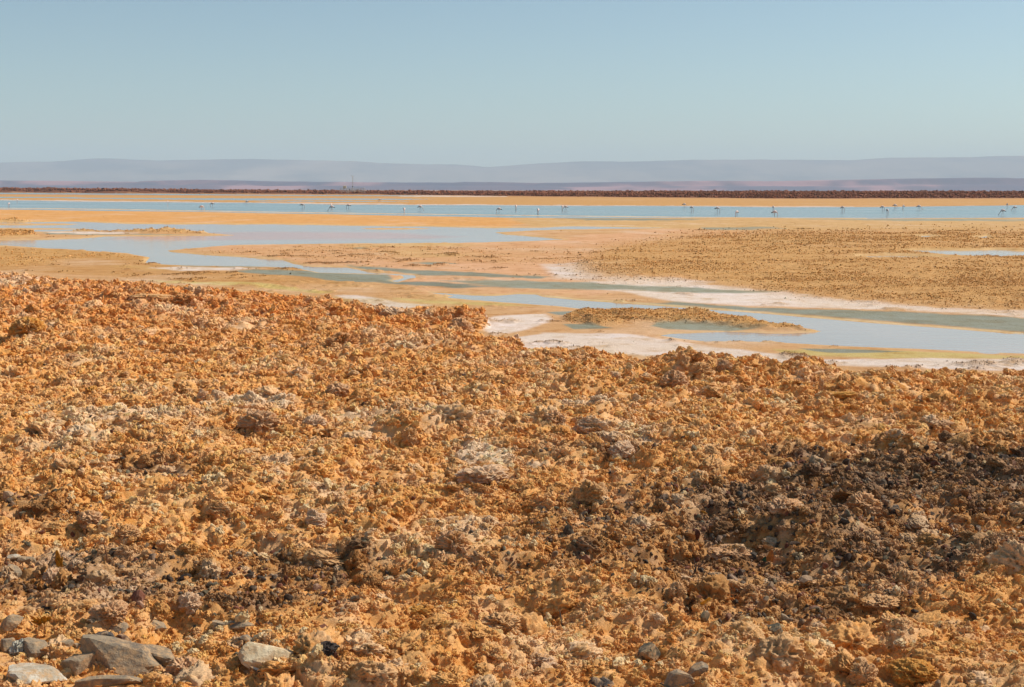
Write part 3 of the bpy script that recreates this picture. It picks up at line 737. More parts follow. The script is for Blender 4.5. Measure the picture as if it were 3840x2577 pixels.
# cream salt crystals
cw = crust_m * sstep(30, 18, D) * sstep(.12, .4, fbm(GX, GY, .6, 4, 111, .6)) * (1 - dk)
n = 6000; ii = pick_points(cw, n, rng)
cv = [lump_mesh('crystal_shape', 3, 700 + i, M_CRUST_I, 1.8, 1.0) for i in range(3)]
s = np.clip(np.exp(rng.normal(math.log(.013), .45, n)), .005, .04)
pts = np.stack([fl['x'][ii], fl['y'][ii], fl['z'][ii] + s * .6], -1)
tc = np.tile(hexc(236, 206, 156), (n, 1)) * rng.uniform(.8, 1.08, (n, 1))
scatter('salt_crystals', pts, rng.uniform(0, 6.28, (n, 3)), s[:, None] * rng.uniform(.6, 1.4, (n, 3)), tc, rng.integers(0, 3, n), cv, 'cream salt crystals between the lumps')

# ------------------------------------------------------------------ single boulders, rocks and scraps on the near crust
near = (D < 75)
vx = GXd[near]; vy = GYd[near]; vz = GZ[near]; vpx, vpy = pix_of(vx, vy, vz)
def on_ground(px, py):
    d2 = (vpx - px) ** 2 + (vpy - py) ** 2
    c = np.where(d2 < 64)[0]
    if len(c) == 0: k = int(d2.argmin())
    else: k = c[vy[c].argmin()]
    return float(vx[k]), float(vy[k]), float(vz[k])
def mpp(x, y): return math.hypot(x, y, CAMH) / F       # metres a pixel spans at that place

LV = [lump_mesh('salt_boulder', 6, 800 + i, M_CRUST_O, 1.25, 1.0) for i in range(7)]
LF = [lump_mesh('salt_slab', 5, 830 + i, M_CRUST_O, 1.0, 1.0) for i in range(4)]
CREAM = hexc(204, 158, 116); BRN = hexc(194, 136, 84); YEL = hexc(206, 148, 74); DKB = hexc(120, 88, 62); WHT = hexc(214, 176, 140); TANB = hexc(208, 160, 110)
def cluster_mesh(name, seed, mat):
    rg = np.random.default_rng(seed); vs = []; fs = []; b0 = 0
    blobs_ = [(0, 0, -.55, .62, .55), (.18, .05, -.1, .42, .5), (-.22, 0, -.25, .36, .42), (-.05, 0, .2, .36, .42), (-.12, 0, .62, .26, .28), (-.2, 0, .88, .13, .2), (.26, 0, .42, .26, .2), (.44, 0, .56, .15, .15), (.45, .1, -.5, .4, .38), (-.5, .1, -.6, .36, .3)]
    for i, (x, y, z, r_, h) in enumerate(blobs_):
        m = lump_mesh('tmp', 4, seed + i * 11, mat, 1.5, 1.0); v = np.empty(len(m.vertices) * 3); m.vertices.foreach_get('co', v); v = v.reshape(-1, 3)
        f = ICO[4][1]; bpy.data.meshes.remove(m)
        v = v * np.array([r_, r_, h]) + np.array([x, y, z]) + rg.normal(0, .03, 3); vs.append(v); fs.append(f + b0); b0 += len(v)
    return mesh_np(name, np.concatenate(vs), np.concatenate(fs), mat, True)
PIN = [cluster_mesh('salt_pinnacle', 860 + i * 5, M_CRUST_O) for i in range(2)]
BOULDERS = [  # foot x, y, width px, height px, depth ratio, kind, colour, tilt, label
    (2562, 1385, 110, 84, .8, 'p', TANB, .08, 'tall ragged pinnacle of brown crust rising highest at the edge of the pale flats'),
    (2630, 1396, 100, 60, .8, 'b', TANB, 0, 'broad knobbly salt boulder just right of the tall brown pinnacle'),
    (2725, 1388, 66, 55, .8, 'b', CREAM, .3, 'pale horned salt boulder leaning right beside the pinnacle group'),
    (2520, 1450, 120, 80, .8, 'b', CREAM, 0, 'cream cauliflower salt boulder in front of the tall pinnacle'),
    (1288, 1292, 110, 74, .8, 'b', BRN, 0, 'big rounded brown salt boulder with smooth face on the left crust'),
    (1735, 1238, 95, 72, .7, 'b', CREAM, .5, 'white crusted boulder leaning right at the tip of the left crust'),
    (1722, 1180, 46, 44, .8, 'b', BRN, 0, 'small brown knob with a horn at the right tip of the left crust'),
    (560, 1126, 150, 36, .6, 's', TANB, .05, 'long tan crust slab arched over a dark gap near the left shore'),
    (690, 1128, 90, 44, .8, 'b', BRN, 0, 'rounded brown boulder at the right end of the arched slab'),
    (492, 1100, 34, 36, .9, 'b', TANB, 0, 'round ball of crust left of the arched slab'),
    (95, 1240, 130, 76, .8, 'b', YEL, -.1, 'yellow stained mound of crust near the left edge'),
    (1475, 1180, 110, 42, .7, 'b', WHT, 0, 'white crumbly salt boulder below the shore in the middle left'),
    (265, 1345, 60, 42, .8, 'b', CREAM, 0, 'pale salt block left of the middle of the left crust'),
    (970, 1604, 150, 90, .8, 'b', CREAM, 0, 'large cream salt boulder with smooth pinkish top at mid left'),
    (760, 1490, 46, 50, .8, 'b', WHT, 0, 'small white upright salt block left of the large cream boulder'),
    (350, 1470, 60, 34, .8, 'b', YEL, 0, 'dark orange clod on the left crust'),
    (1270, 1480, 110, 70, .8, 'b', CREAM, 0, 'pale pitted salt boulder right of the left crust centre'),
    (1180, 1590, 90, 56, .8, 'b', WHT, .1, 'white toothed salt slab below the pitted boulder'),
    (2215, 1612, 130, 80, .7, 'b', WHT, -.1, 'pale horned salt boulder in the middle of the right crust'),
    (2085, 1580, 90, 66, .8, 'b', CREAM, 0, 'cream boulder left of the pale horned one'),
    (2330, 1690, 110, 54, .7, 'b', WHT, .1, 'white streaked salt mass below the pale horned boulder'),
    (1810, 1800, 190, 80, .6, 'b', WHT, 0, 'whitest broad salt mass near the centre of the picture'),
    (1540, 1655, 70, 74, .8, 'b', TANB, 0, 'upright tan salt boulder above the whitest mass'),
    (3150, 1486, 150, 26, .5, 's', YEL, -.08, 'long low tan slab on the right crust'),
    (3085, 1460, 46, 62, .8, 'p', TANB, -.1, 'small spire of tan crust behind the long low slab'),
    (3155, 1525, 86, 24, .5, 's', YEL, .05, 'short curved slab edge in front of the long low slab'),
    (3545, 1600, 110, 42, .6, 's', CREAM, 0, 'pale flat topped slab towards the right edge'),
    (3730, 1566, 80, 28, .5, 's', YEL, -.1, 'yellow tilted slab near the right edge'),
    (3390, 1742, 62, 64, .8, 'p', DKB, .1, 'dark brown notched pinnacle above the dirty gravel'),
    (3040, 1775, 70, 56, .8, 'b', DKB, 0, 'dark dirt covered boulder at the upper edge of the gravel'),
    (2890, 1836, 86, 40, .6, 's', TANB, -.35, 'tilted brown slab overhanging a shaded hollow'),
    (3170, 1760, 60, 30, .8, 'b', TANB, 0, 'low tan boulder behind the gravel left of the dark pinnacle'),
    (3235, 1912, 150, 92, .7, 'b', CREAM, .1, 'large pale boulder with a sharp right corner amid dark gravel'),
    (2940, 1905, 120, 60, .7, 'b', CREAM, 0, 'pale folded boulder left of the sharp cornered one'),
    (1690, 2055, 120, 90, .7, 'b', CREAM, 0, 'cream topped boulder with white crystals lower centre'),
    (1190, 1965, 90, 62, .8, 'b', WHT, -.2, 'whitish leaning boulder lower left of centre'),
    (1220, 2095, 150, 44, .6, 's', TANB, .2, 'long pitted tan slab sloping up to the right in the lower middle'),
    (330, 1960, 100, 66, .8, 'b', CREAM, 0, 'rounded cream boulder beside a dark hollow at lower left'),
    (480, 2010, 90, 56, .8, 'b', TANB, 0, 'tan boulder right of the rounded cream one at lower left'),
    (820, 1920, 90, 60, .8, 'b', TANB, 0, 'plain tan boulder at lower left below the orange crust'),
    (710, 2060, 80, 50, .7, 'b', YEL, .2, 'ochre boulder with a crystal rim lower left'),
    (200, 2180, 70, 70, .8, 'b', WHT, 0, 'white rough salt mass below the yellow scrap at left'),
    (400, 2318, 130, 80, .8, 'b', CREAM, 0, 'cream spongy boulder behind the grey rocks at lower left'),
    (710, 2270, 90, 70, .8, 'b', WHT, 0, 'whitish brittle boulder above the slate pieces'),
    (2750, 2085, 200, 56, .6, 'b', CREAM, 0, 'pale crust ledge roofing the dark cavity at lower right'),
    (2540, 2230, 70, 60, .8, 'b', TANB, 0, 'tan spur standing left of the orange scrap'),
    (3300, 2262, 140, 44, .7, 'b', TANB, 0, 'broad tan lump of crust at lower right'),
    (3200, 2400, 170, 66, .7, 'b', TANB, 0, 'wide knobbly boulder low on the right'),
    (2020, 2500, 150, 66, .7, 'b', WHT, 0, 'pale worn boulder at the bottom middle right'),
    (1560, 2300, 120, 44, .6, 's', YEL, -.1, 'arched ochre slab over a black gap at lower centre'),
    (1880, 2345, 150, 66, .7, 'b', TANB, .1, 'wide pitted boulder beside the long crack'),
    (3240, 2560, 110, 110, .8, 'b', TANB, 0, 'large boulder at the bottom edge on the left side of the deep cleft'),
    (3420, 2530, 170, 80, .8, 'b', YEL, 0, 'large ochre boulder at the bottom edge right of the deep cleft'),
    (690, 2530, 150, 90, .8, 'b', CREAM, .3, 'long cream boulder right of the biggest grey rock'),
    (70, 2450, 80, 70, .8, 'b', hexc(190, 186, 170), 0, 'grey white crusted stone at the bottom left edge'),
]
for i, (px, py, wpx_, hpx, dr, kd, c, tilt, lab) in enumerate(BOULDERS):
    x, y, z = on_ground(px, py); k = mpp(x, y)
    lst = LF if kd == 's' else (PIN if kd == 'p' else LV)
    meb = lst[i % len(lst)]
    o = link('salt_boulder' if kd == 'b' else ('salt_pinnacle' if kd == 'p' else 'salt_slab'), meb, label=lab, cat='rock' if kd != 's' else 'slab', group='salt boulders on the near crust')
    hw = wpx_ * k * .5 * .66; hh = hpx * k * .5 * (.74 if kd != 'p' else .95)
    c = c * 1.12
    o.scale = (hw, hw * dr, hh if kd != 'p' else hh * 1.05)
    o.location = (x, y + hw * dr * .5, z + hh * (.28 if kd != 'p' else .45))
    o.rotation_euler = (0, tilt, (i * 2.399) % 6.283 if kd == 'b' else .3 * math.sin(i))
    if kd == 'b': o.scale = (hw, hw * .9, hh)
    o.color = tuple(c) + (1,)

def stone_mat(name, c1, c2):
    m, nt, b = new_mat(name)
    g = N(nt, 'ShaderNodeNewGeometry'); tc = g.outputs['Position']
    c = mixc(nt, ramp(nt, noise(nt, tc, 6, 7, .7), .38, .62), c1, c2)
    c = mixc(nt, ramp(nt, noise(nt, tc, 45, 4, .7), .58, .7), c, mixc(nt, 1.0, c, (.6, .58, .55), 'MULTIPLY'))
    c = mixc(nt, ramp(nt, noise(nt, tc, 11, 7, .8), .44, .64), c, hexc(190, 152, 110))
    nt.links.new(c, b.inputs['Base Color']); b.inputs['Roughness'].default_value = .9
    bp = N(nt, 'ShaderNodeBump'); bp.inputs['Strength'].default_value = .7; bp.inputs['Distance'].default_value = .02
    nt.links.new(noise(nt, tc, 28, 7, .7), bp.inputs['Height']); nt.links.new(bp.outputs[0], b.inputs['Normal'])
    return m
SM = {'grey': stone_mat('grey_andesite', hexc(150, 132, 108), hexc(116, 102, 86)), 'dark': stone_mat('dark_slate', hexc(74, 70, 68), hexc(54, 50, 50)),
      'pale': stone_mat('pale_stone', hexc(222, 202, 168), hexc(194, 172, 136)), 'brown': stone_mat('brown_stone', hexc(122, 84, 66), hexc(92, 66, 56)),
      'olive': stone_mat('olive_stone', hexc(96, 90, 70), hexc(72, 68, 58)), 'spark': stone_mat('salted_grey', hexc(172, 158, 136), hexc(208, 198, 180))}
STONES = [ # centre x, foot y, w, h, material, tilt, label
    (466, 2530, 320, 145, 'grey', .18, 'largest angular grey rock with a lit right face at the bottom left'),
    (400, 2572, 200, 56, 'grey', .05, 'low grey slab at the bottom edge in front of the largest rock'),
    (130, 2562, 240, 92, 'spark', 0, 'broad rounded grey rock with a salty sheen in the bottom left corner'),
    (290, 2510, 110, 90, 'grey', -.2, 'grey brown rock wedged left of the largest rock'),
    (600, 2490, 150, 66, 'grey', .25, 'cracked grey rock behind the right shoulder of the largest rock'),
    (398, 2408, 70, 62, 'dark', -.4, 'dark pointed wedge of rock above the largest rock'),
    (440, 2360, 84, 38, 'grey', .2, 'light grey flat stone above the dark wedge'),
    (584, 2364, 66, 42, 'grey', .1, 'dusty grey stone with flat top right of the light grey one'),
    (452, 2402, 66, 40, 'brown', .3, 'reddish brown stone beside the dark wedge'),
    (350, 2398, 52, 34, 'olive', 0, 'olive grey stone left of the dark wedge'),
    (112, 2462, 84, 76, 'grey', .5, 'tilted grey block above the broad rock in the left corner'),
    (40, 2436, 44, 80, 'grey', 0, 'upright grey stone at the left edge'),
    (44, 2350, 62, 66, 'grey', .3, 'dusty tan grey rock at the left edge beside the yellow leaves'),
    (84, 2112, 56, 50, 'grey', 0, 'pointed grey stone above the other two at the left edge'),
    (52, 2160, 50, 64, 'grey', .2, 'grey block with holes at the left edge under the pointed stone'),
    (36, 2098, 44, 24, 'spark', 0, 'flat pale stone behind the pointed stone at the left edge'),
    (250, 2418, 34, 32, 'grey', 0, 'small grey stone left of the pair under the dark wedge'),
    (284, 2424, 28, 24, 'grey', .2, 'smallest grey stone beside the small grey stone'),
    (890, 2348, 94, 30, 'grey', -.1, 'long narrow grey slab at lower left'),
    (828, 2350, 60, 40, 'grey', .2, 'grey block at the left end of the narrow slab'),
    (912, 2404, 58, 40, 'grey', .1, 'ribbed grey stone below the narrow slab'),
    (980, 2338, 46, 20, 'dark', 0, 'dark flat stone right of the narrow slab'),
    (1018, 2492, 158, 92, 'pale', .25, 'smooth pale cream stone at the bottom left of centre'),
    (1000, 2545, 110, 34, 'dark', .6, 'dark slate splinter slanting below the pale cream stone'),
    (2432, 2472, 88, 88, 'olive', -.5, 'dark olive stone left of centre of the lower right'),
    (2535, 2570, 110, 78, 'grey', -.5, 'tilted grey slab at the bottom edge'),
    (2614, 2530, 80, 56, 'grey', -.6, 'slanting grey stone behind the tilted slab'),
    (2912, 2372, 62, 60, 'olive', -.5, 'olive oval pebble at lower right'),
    (3146, 2384, 90, 26, 'brown', 0, 'flat purplish brown stone at lower right'),
    (3318, 1900, 36, 36, 'dark', .2, 'left one of the three blackish stones in the gravel'),
    (3358, 1908, 32, 34, 'dark', -.3, 'middle one of the three blackish stones in the gravel'),
    (3370, 1926, 40, 26, 'dark', 0, 'front one of the three blackish stones in the gravel'),
    (2238, 2568, 48, 44, 'dark', .5, 'left black slate splinter at the bottom edge'),
    (2276, 2568, 54, 34, 'dark', .5, 'right black slate splinter at the bottom edge'),
    (90, 1752, 16, 16, 'dark', 0, 'small dark pebble on the left crust'),
    (948, 1742, 18, 16, 'dark', 0, 'dark pebble on orange crust at mid left'),
    (392, 1866, 26, 22, 'dark', 0, 'black stone on the pale crust at lower left'),
    (3138, 2115, 40, 24, 'dark', 0, 'black mossy stone low on the right'),
    (2958, 1790, 22, 14, 'dark', 0, 'flat grey chip at the upper edge of the gravel'),
    (3224, 1848, 16, 12, 'grey', 0, 'light grey chip on top of the sharp cornered boulder'),
    (3408, 1846, 16, 14, 'grey', 0, 'grey chip in the gravel above the blackish stones'),
]
for i, (px, py, wpx_, hpx, mk, tilt, lab) in enumerate(STONES):
    x, y, z = on_ground(px, py); k = mpp(x, y)
    big_ = wpx_ > 60
    meb = stone_mesh('rock', 4 if big_ else 3, 900 + i * 3, SM[mk], 12 if big_ else 9, .035)
    o = link('rock' if wpx_ >= 28 else 'pebble', meb, label=lab, cat='rock' if wpx_ >= 28 else 'pebble', group='loose stones on the near crust')
    hw = wpx_ * k * .5 * 1.02; hh = hpx * k * .5 * 1.0
    o.scale = (hw, min(hw, hh * 1.6) * .9, hh)
    o.location = (x, y + hw * .25, z + hh * .34)
    o.rotation_euler = (.15 * math.sin(i * 2.1), tilt, .35 * math.sin(i * 1.7))

# black spongy cinder with a pale fan of crystals
x, y, z = on_ground(1228, 2432); k = mpp(x, y)
cin = link('black_cinder', lump_mesh('black_cinder', 4, 977, simple_mat('cinder', hexc(74, 58, 48), hexc(40, 32, 28), 4, .9, 0, .6), 1.6, .8), label='black spongy cinder lump in the crust at lower left of centre', cat='cinder')
cin.scale = (24 * k,) * 3; cin.location = (x, y, z + 4 * k)

# scraps, twigs
def ribbon(name, pts, wid, mat, thick=.004, bend=.3, parent=None, label=None, cat=None):
    """a stiff strip bent along its length with real thickness"""
    pts = [Vector(p) for p in pts]; vs = []; fs = []
    for j, p in enumerate(pts):
        t = (pts[min(j + 1, len(pts) - 1)] - pts[max(j - 1, 0)]).normalized()
        side = t.cross(Vector((.2, 1, .1))).normalized(); nn = side.cross(t).normalized()
        w_ = wid[j] if isinstance(wid, (list, tuple)) else wid
        for q in (-1, 0, 1):
            c = p + side * w_ * .5 * q + nn * (bend * w_ * .5 * (1 - q * q))
            vs += [c + nn * thick * .5, c - nn * thick * .5]
    for j in range(len(pts) - 1):
        a = j * 6; b = a + 6
        for q in (0, 2):
            fs += [(a + q, a + q + 2, b + q + 2, b + q), (a + q + 1, b + q + 1, b + q + 3, a + q + 3)]
        fs += [(a, b, b + 1, a + 1), (a + 4, a + 5, b + 5, b + 4)]
    e = (len(pts) - 1) * 6
    fs += [(0, 1, 3, 2), (2, 3, 5, 4), (e, e + 2, e + 3, e + 1), (e + 2, e + 4, e + 5, e + 3)]
    me = bpy.data.meshes.new(name); me.from_pydata([tuple(v) for v in vs], [], fs); me.materials.append(mat); me.update()
    return link(name, me, label=label, cat=cat, parent=parent)
M_YEL = simple_mat('dry_yellow', hexc(214, 152, 30), hexc(170, 104, 20), 30, .6, 0, .3)
M_ORG = simple_mat('faded_orange', hexc(196, 120, 40), hexc(160, 92, 34), 30, .6)
M_GRN = simple_mat('faded_green', hexc(34, 92, 62), hexc(26, 70, 52), 30, .6)
M_TWG = simple_mat('twig_bark', hexc(120, 74, 44), hexc(84, 54, 38), 60, .85)
M_TWD = simple_mat('grey_twig', hexc(104, 98, 90), hexc(70, 66, 62), 60, .85)
def empty(name, loc, label, cat, group=None):
    o = link(name, None, label=label, cat=cat, group=group); o.location = loc; return o
x, y, z = on_ground(158, 2342); k = mpp(x, y)
e = empty('dead_leaf', (x, y - .03, z), 'bright yellow withered leaf blades fanned out beside the grey rocks at lower left', 'leaf')
for a, L, wd in ((-1.05, 42, 12), (-.75, 58, 13), (-.35, 38, 12), (.35, 42, 26), (.75, 50, 20)):
    ribbon('blade', [(math.sin(a) * L * k * t, -.02 * t, .01 + math.cos(a) * L * k * t * (1 - .1 * t)) for t in (0, .35, .7, 1)],
           [wd * k * .6, wd * k, wd * k * .9, wd * k * .25], M_YEL, parent=e)
x, y, z = on_ground(234, 2124); k = mpp(x, y)
e = empty('dead_leaf', (x, y - .03, z), 'upright yellow crumpled leaf above the white salt mass at left', 'leaf')
for a, L, wd in ((-.1, 62, 24), (.35, 40, 14), (-.35, 34, 14)):
    ribbon('blade', [(math.sin(a) * L * k * t, -.02 * t, math.cos(a) * L * k * t) for t in (0, .35, .7, 1)], [wd * k, wd * k, wd * k * .7, wd * k * .3], M_YEL, parent=e)
x, y, z = on_ground(2885, 2096); k = mpp(x, y)
e = empty('torn_scrap', (x, y - .03, z), 'torn orange scrap with a green corner standing in the crust at right', 'litter')
ribbon('orange_piece', [(0, 0, 0), (4 * k, 0, 18 * k), (10 * k, .01, 42 * k)], [30 * k, 26 * k, 10 * k], M_ORG, parent=e)
ribbon('green_piece', [(-20 * k, -.005, 2 * k), (-14 * k, -.008, 20 * k)], [18 * k, 5 * k], M_GRN, parent=e)
x, y, z = on_ground(2634, 2264); k = mpp(x, y)
ribbon('scrap', [(-26 * k, 0, -4 * k), (0, -.02, 10 * k), (26 * k, 0, 26 * k)], [6 * k, 15 * k, 9 * k], M_YEL, label='slanting orange strip of dry matter at lower right', cat='litter').location = (x, y - .03, z + .01)
x, y, z = on_ground(2642, 1930); k = mpp(x, y)
ribbon('scrap', [(-10 * k, 0, 12 * k), (0, -.01, 8 * k), (12 * k, 0, 0)], [6 * k, 8 * k, 5 * k], M_YEL, label='tiny yellow curl above the white crust tooth', cat='litter').location = (x, y - .02, z + .01)
def tube(name, pts, rad, mat, seg=6, parent=None, **kw):
    pts = [Vector(p) for p in pts]; vs = []; fs = []
    for j, p in enumerate(pts):
        t = (pts[min(j + 1, len(pts) - 1)] - pts[max(j - 1, 0)]).normalized()
        s_ = t.orthogonal().normalized(); u = t.cross(s_); r_ = rad[j] if isinstance(rad, (list, tuple)) else rad
        for q in range(seg):
            a = 2 * math.pi * q / seg; vs.append(p + (s_ * math.cos(a) + u * math.sin(a)) * r_)
    for j in range(len(pts) - 1):
        for q in range(seg): fs.append((j * seg + q, j * seg + (q + 1) % seg, (j + 1) * seg + (q + 1) % seg, (j + 1) * seg + q))
    fs.append(tuple(reversed(range(seg)))); fs.append(tuple((len(pts) - 1) * seg + q for q in range(seg)))
    if name is None: return vs, fs
    me = bpy.data.meshes.new(name); me.from_pydata([tuple(v) for v in vs], [], fs); me.materials.append(mat); me.update()
    return link(name, me, parent=parent, **kw)
x, y, z = on_ground(406, 2100); k = mpp(x, y)
tube('twig', [(0, 0, -.02), (-4 * k, 0, 25 * k), (-13 * k, -.01, 72 * k)], [2.8 * k, 2.4 * k, 1.4 * k], M_TWG, label='thin brown twig standing up from the crust at lower left', cat='twig').location = (x, y - .03, z)
x, y, z = on_ground(2102, 2336); k = mpp(x, y)
tube('twig', [(0, 0, -.02), (-4 * k, 0, 25 * k), (-9 * k, 0, 56 * k)], [2.4 * k, 2.2 * k, 1.6 * k], M_TWD, label='short grey twig sticking up at bottom centre', cat='twig').location = (x, y - .03, z)
x, y, z = on_ground(2605, 2140); k = mpp(x, y)
e = empty('dry_weed', (x, y - .04, z), 'dead grey weed with forked stems by the dark cavity', 'weed')
for a, L in ((-.3, 30), (.1, 44), (.5, 50), (.9, 40), (-.05, 56)):
    tube('stem', [(0, 0, -.01), (math.sin(a) * L * .5 * k, 0, L * .5 * k), (math.sin(a * 1.4) * L * k, 0, L * k * math.cos(a * .8))], [2.0 * k, 1.8 * k, 1.0 * k], M_TWD, 5, parent=e)

# ------------------------------------------------------------------ flamingos
def bird_mats():
    m, nt, b = new_mat('flamingo_plumage')
    a = N(nt, 'ShaderNodeAttribute', attribute_name='tint').outputs['Color']
    tc = N(nt, 'ShaderNodeTexCoord').outputs['Object']
    n_ = ramp(nt, noise(nt, tc, 22, 4, .6), .4, .65)
    nt.links.new(mixc(nt, n_, a, mixc(nt, 1.0, a, (.86, .82, .82), 'MULTIPLY')), b.inputs['Base Color'])
    b.inputs['Roughness'].default_value = .8
    return m
M_BIRD = bird_mats(); M_BLACK = simple_mat('black_feathers', hexc(40, 36, 36), hexc(26, 24, 26), 20, .7)
M_BEAK = simple_mat('flamingo_bill', hexc(226, 200, 170), hexc(60, 50, 48), 12, .5)
WHITE = hexc(248, 238, 230); PINK = hexc(236, 150, 120); LEG = hexc(170, 120, 110)
def sweep(path, radii, seg=10, squash=1.0):
    """rings round a path in the xz plane; returns verts, faces"""
    vs = []; fs = []; P = [Vector(p) for p in path]
    for j, p in enumerate(P):
        t = (P[min(j + 1, len(P) - 1)] - P[max(j - 1, 0)]).normalized()
        s_ = Vector((0, 1, 0)); s_ = (s_ - t * s_.dot(t)).normalized(); u = t.cross(s_)
        for q in range(seg):
            a = 2 * math.pi * q / seg
            vs.append(p + s_ * math.cos(a) * radii[j] * squash + u * math.sin(a) * radii[j])
    for j in range(len(P) - 1):
        for q in range(seg): fs.append((j * seg + q, j * seg + (q + 1) % seg, (j + 1) * seg + (q + 1) % seg, (j + 1) * seg + q))
    fs.append(tuple(reversed(range(seg)))); fs.append(tuple((len(P) - 1) * seg + q for q in range(seg)))
    return vs, fs
def flamingo_parts(pose):
    # one continuous surface: tail, trunk, neck, head
    if pose == 'rest':
        path = [(-.34, 0, .60), (-.28, 0, .62), (-.18, 0, .65), (-.05, 0, .67), (.08, 0, .67), (.18, 0, .68), (.22, 0, .74), (.18, 0, .82), (.08, 0, .84), (.0, 0, .80), (-.06, 0, .79)]
    elif pose == 'walk':
        path = [(-.36, 0, .60), (-.28, 0, .63), (-.17, 0, .67), (-.03, 0, .69), (.11, 0, .67), (.21, 0, .62), (.30, 0, .53), (.37, 0, .40), (.45, 0, .27), (.53, 0, .15), (.58, 0, .07)]
    else:
        path = [(-.35, 0, .56), (-.27, 0, .60), (-.17, 0, .65), (-.03, 0, .68), (.10, 0, .67), (.20, 0, .64), (.31, 0, .57), (.37, 0, .43), (.36, 0, .28), (.33, 0, .15), (.35, 0, .06)]
    rad = [.015, .07, .135, .17, .155, .10, .048, .04, .037, .042, .034]
    vs, fs = sweep(path, rad, 12, .85)
    cols = [PINK * .3 + WHITE * .7 if j < 5 else (WHITE * .65 + PINK * .35) for j in range(len(path)) for _ in range(12)]
    lsp = {'feed': ((-.03, .05), (.02, -.10)), 'walk': ((-.16, .05), (.14, -.05)), 'rest': ((-.02, .05), (.03, -.05))}[pose]
    for (dx, dy) in lsp:
        lp = [(-.02, dy, .60), (-.01 + dx * .1, dy, .48), (dx * .55 - .03, dy, .29), (dx, dy, .01), (dx + .07, dy, 0.0)]
        if pose == 'walk' and dx > 0: lp[3] = (dx + .02, dy, .04)
        v2, f2 = tube(None, lp, [.035, .014, .016, .011, .010], None, 6)
        b0 = len(vs); vs += v2; fs += [tuple(i + b0 for i in f) for f in f2]; cols += [LEG if p_ > 0 else WHITE for p_ in range(5) for _ in range(6)]
    me = bpy.data.meshes.new('body'); me.from_pydata([tuple(v) for v in vs], [], fs)
    me.materials.append(M_BIRD); me.update(); attr_col(me, 'tint', np.array(cols))
    for p in me.polygons: p.use_smooth = True
    hx = Vector(path[-1]); pd = (Vector(path[-1]) - Vector(path[-2])).normalized()
    b1 = hx + pd * .05; b2 = b1 + pd * .05 + Vector((-.035, 0, -.01))
    v2, f2 = tube(None, [hx, b1, b2], [.026, .02, .006], None, 6)
    bk = bpy.data.meshes.new('bill'); bk.from_pydata([tuple(v) for v in v2], [], f2); bk.materials.append(M_BEAK); bk.update()
    # folded wings and the black flight feathers showing at the tail
    wings = []
    for sy in (1, -1):
        wp = [(-.30, sy * .045, .60), (-.18, sy * .10, .665), (-.03, sy * .122, .70), (.09, sy * .10, .69), (.15, sy * .06, .66)]
        v2, f2 = sweep(wp, [.02, .07, .09, .07, .02], 8, .35)
        wm = bpy.data.meshes.new('wing'); wm.from_pydata([tuple(v) for v in v2], [], f2); wm.materials.append(M_BIRD); wm.update()
        attr_col(wm, 'tint', np.array([WHITE * .5 + PINK * .5] * len(v2))); wings.append(wm)
    tp = [(-.14, 0, .655), (-.26, 0, .615), (-.40, 0, .55), (-.46, 0, .515)]
    v2, f2 = sweep(tp, [.07, .066, .045, .01], 8, 1.1)
    tm_ = bpy.data.meshes.new('tail_feathers'); tm_.from_pydata([tuple(v) for v in v2], [], f2); tm_.materials.append(M_BLACK); tm_.update()
    return [('body', me), ('bill', bk), ('wing', wings[0]), ('wing', wings[1]), ('tail_feathers', tm_)]
FP = {p: flamingo_parts(p) for p in ('feed', 'walk', 'rest')}
RT, LT, FR, BK, FRL, FRR = 0, math.pi, -math.pi / 2, math.pi / 2, -2.2, -.95
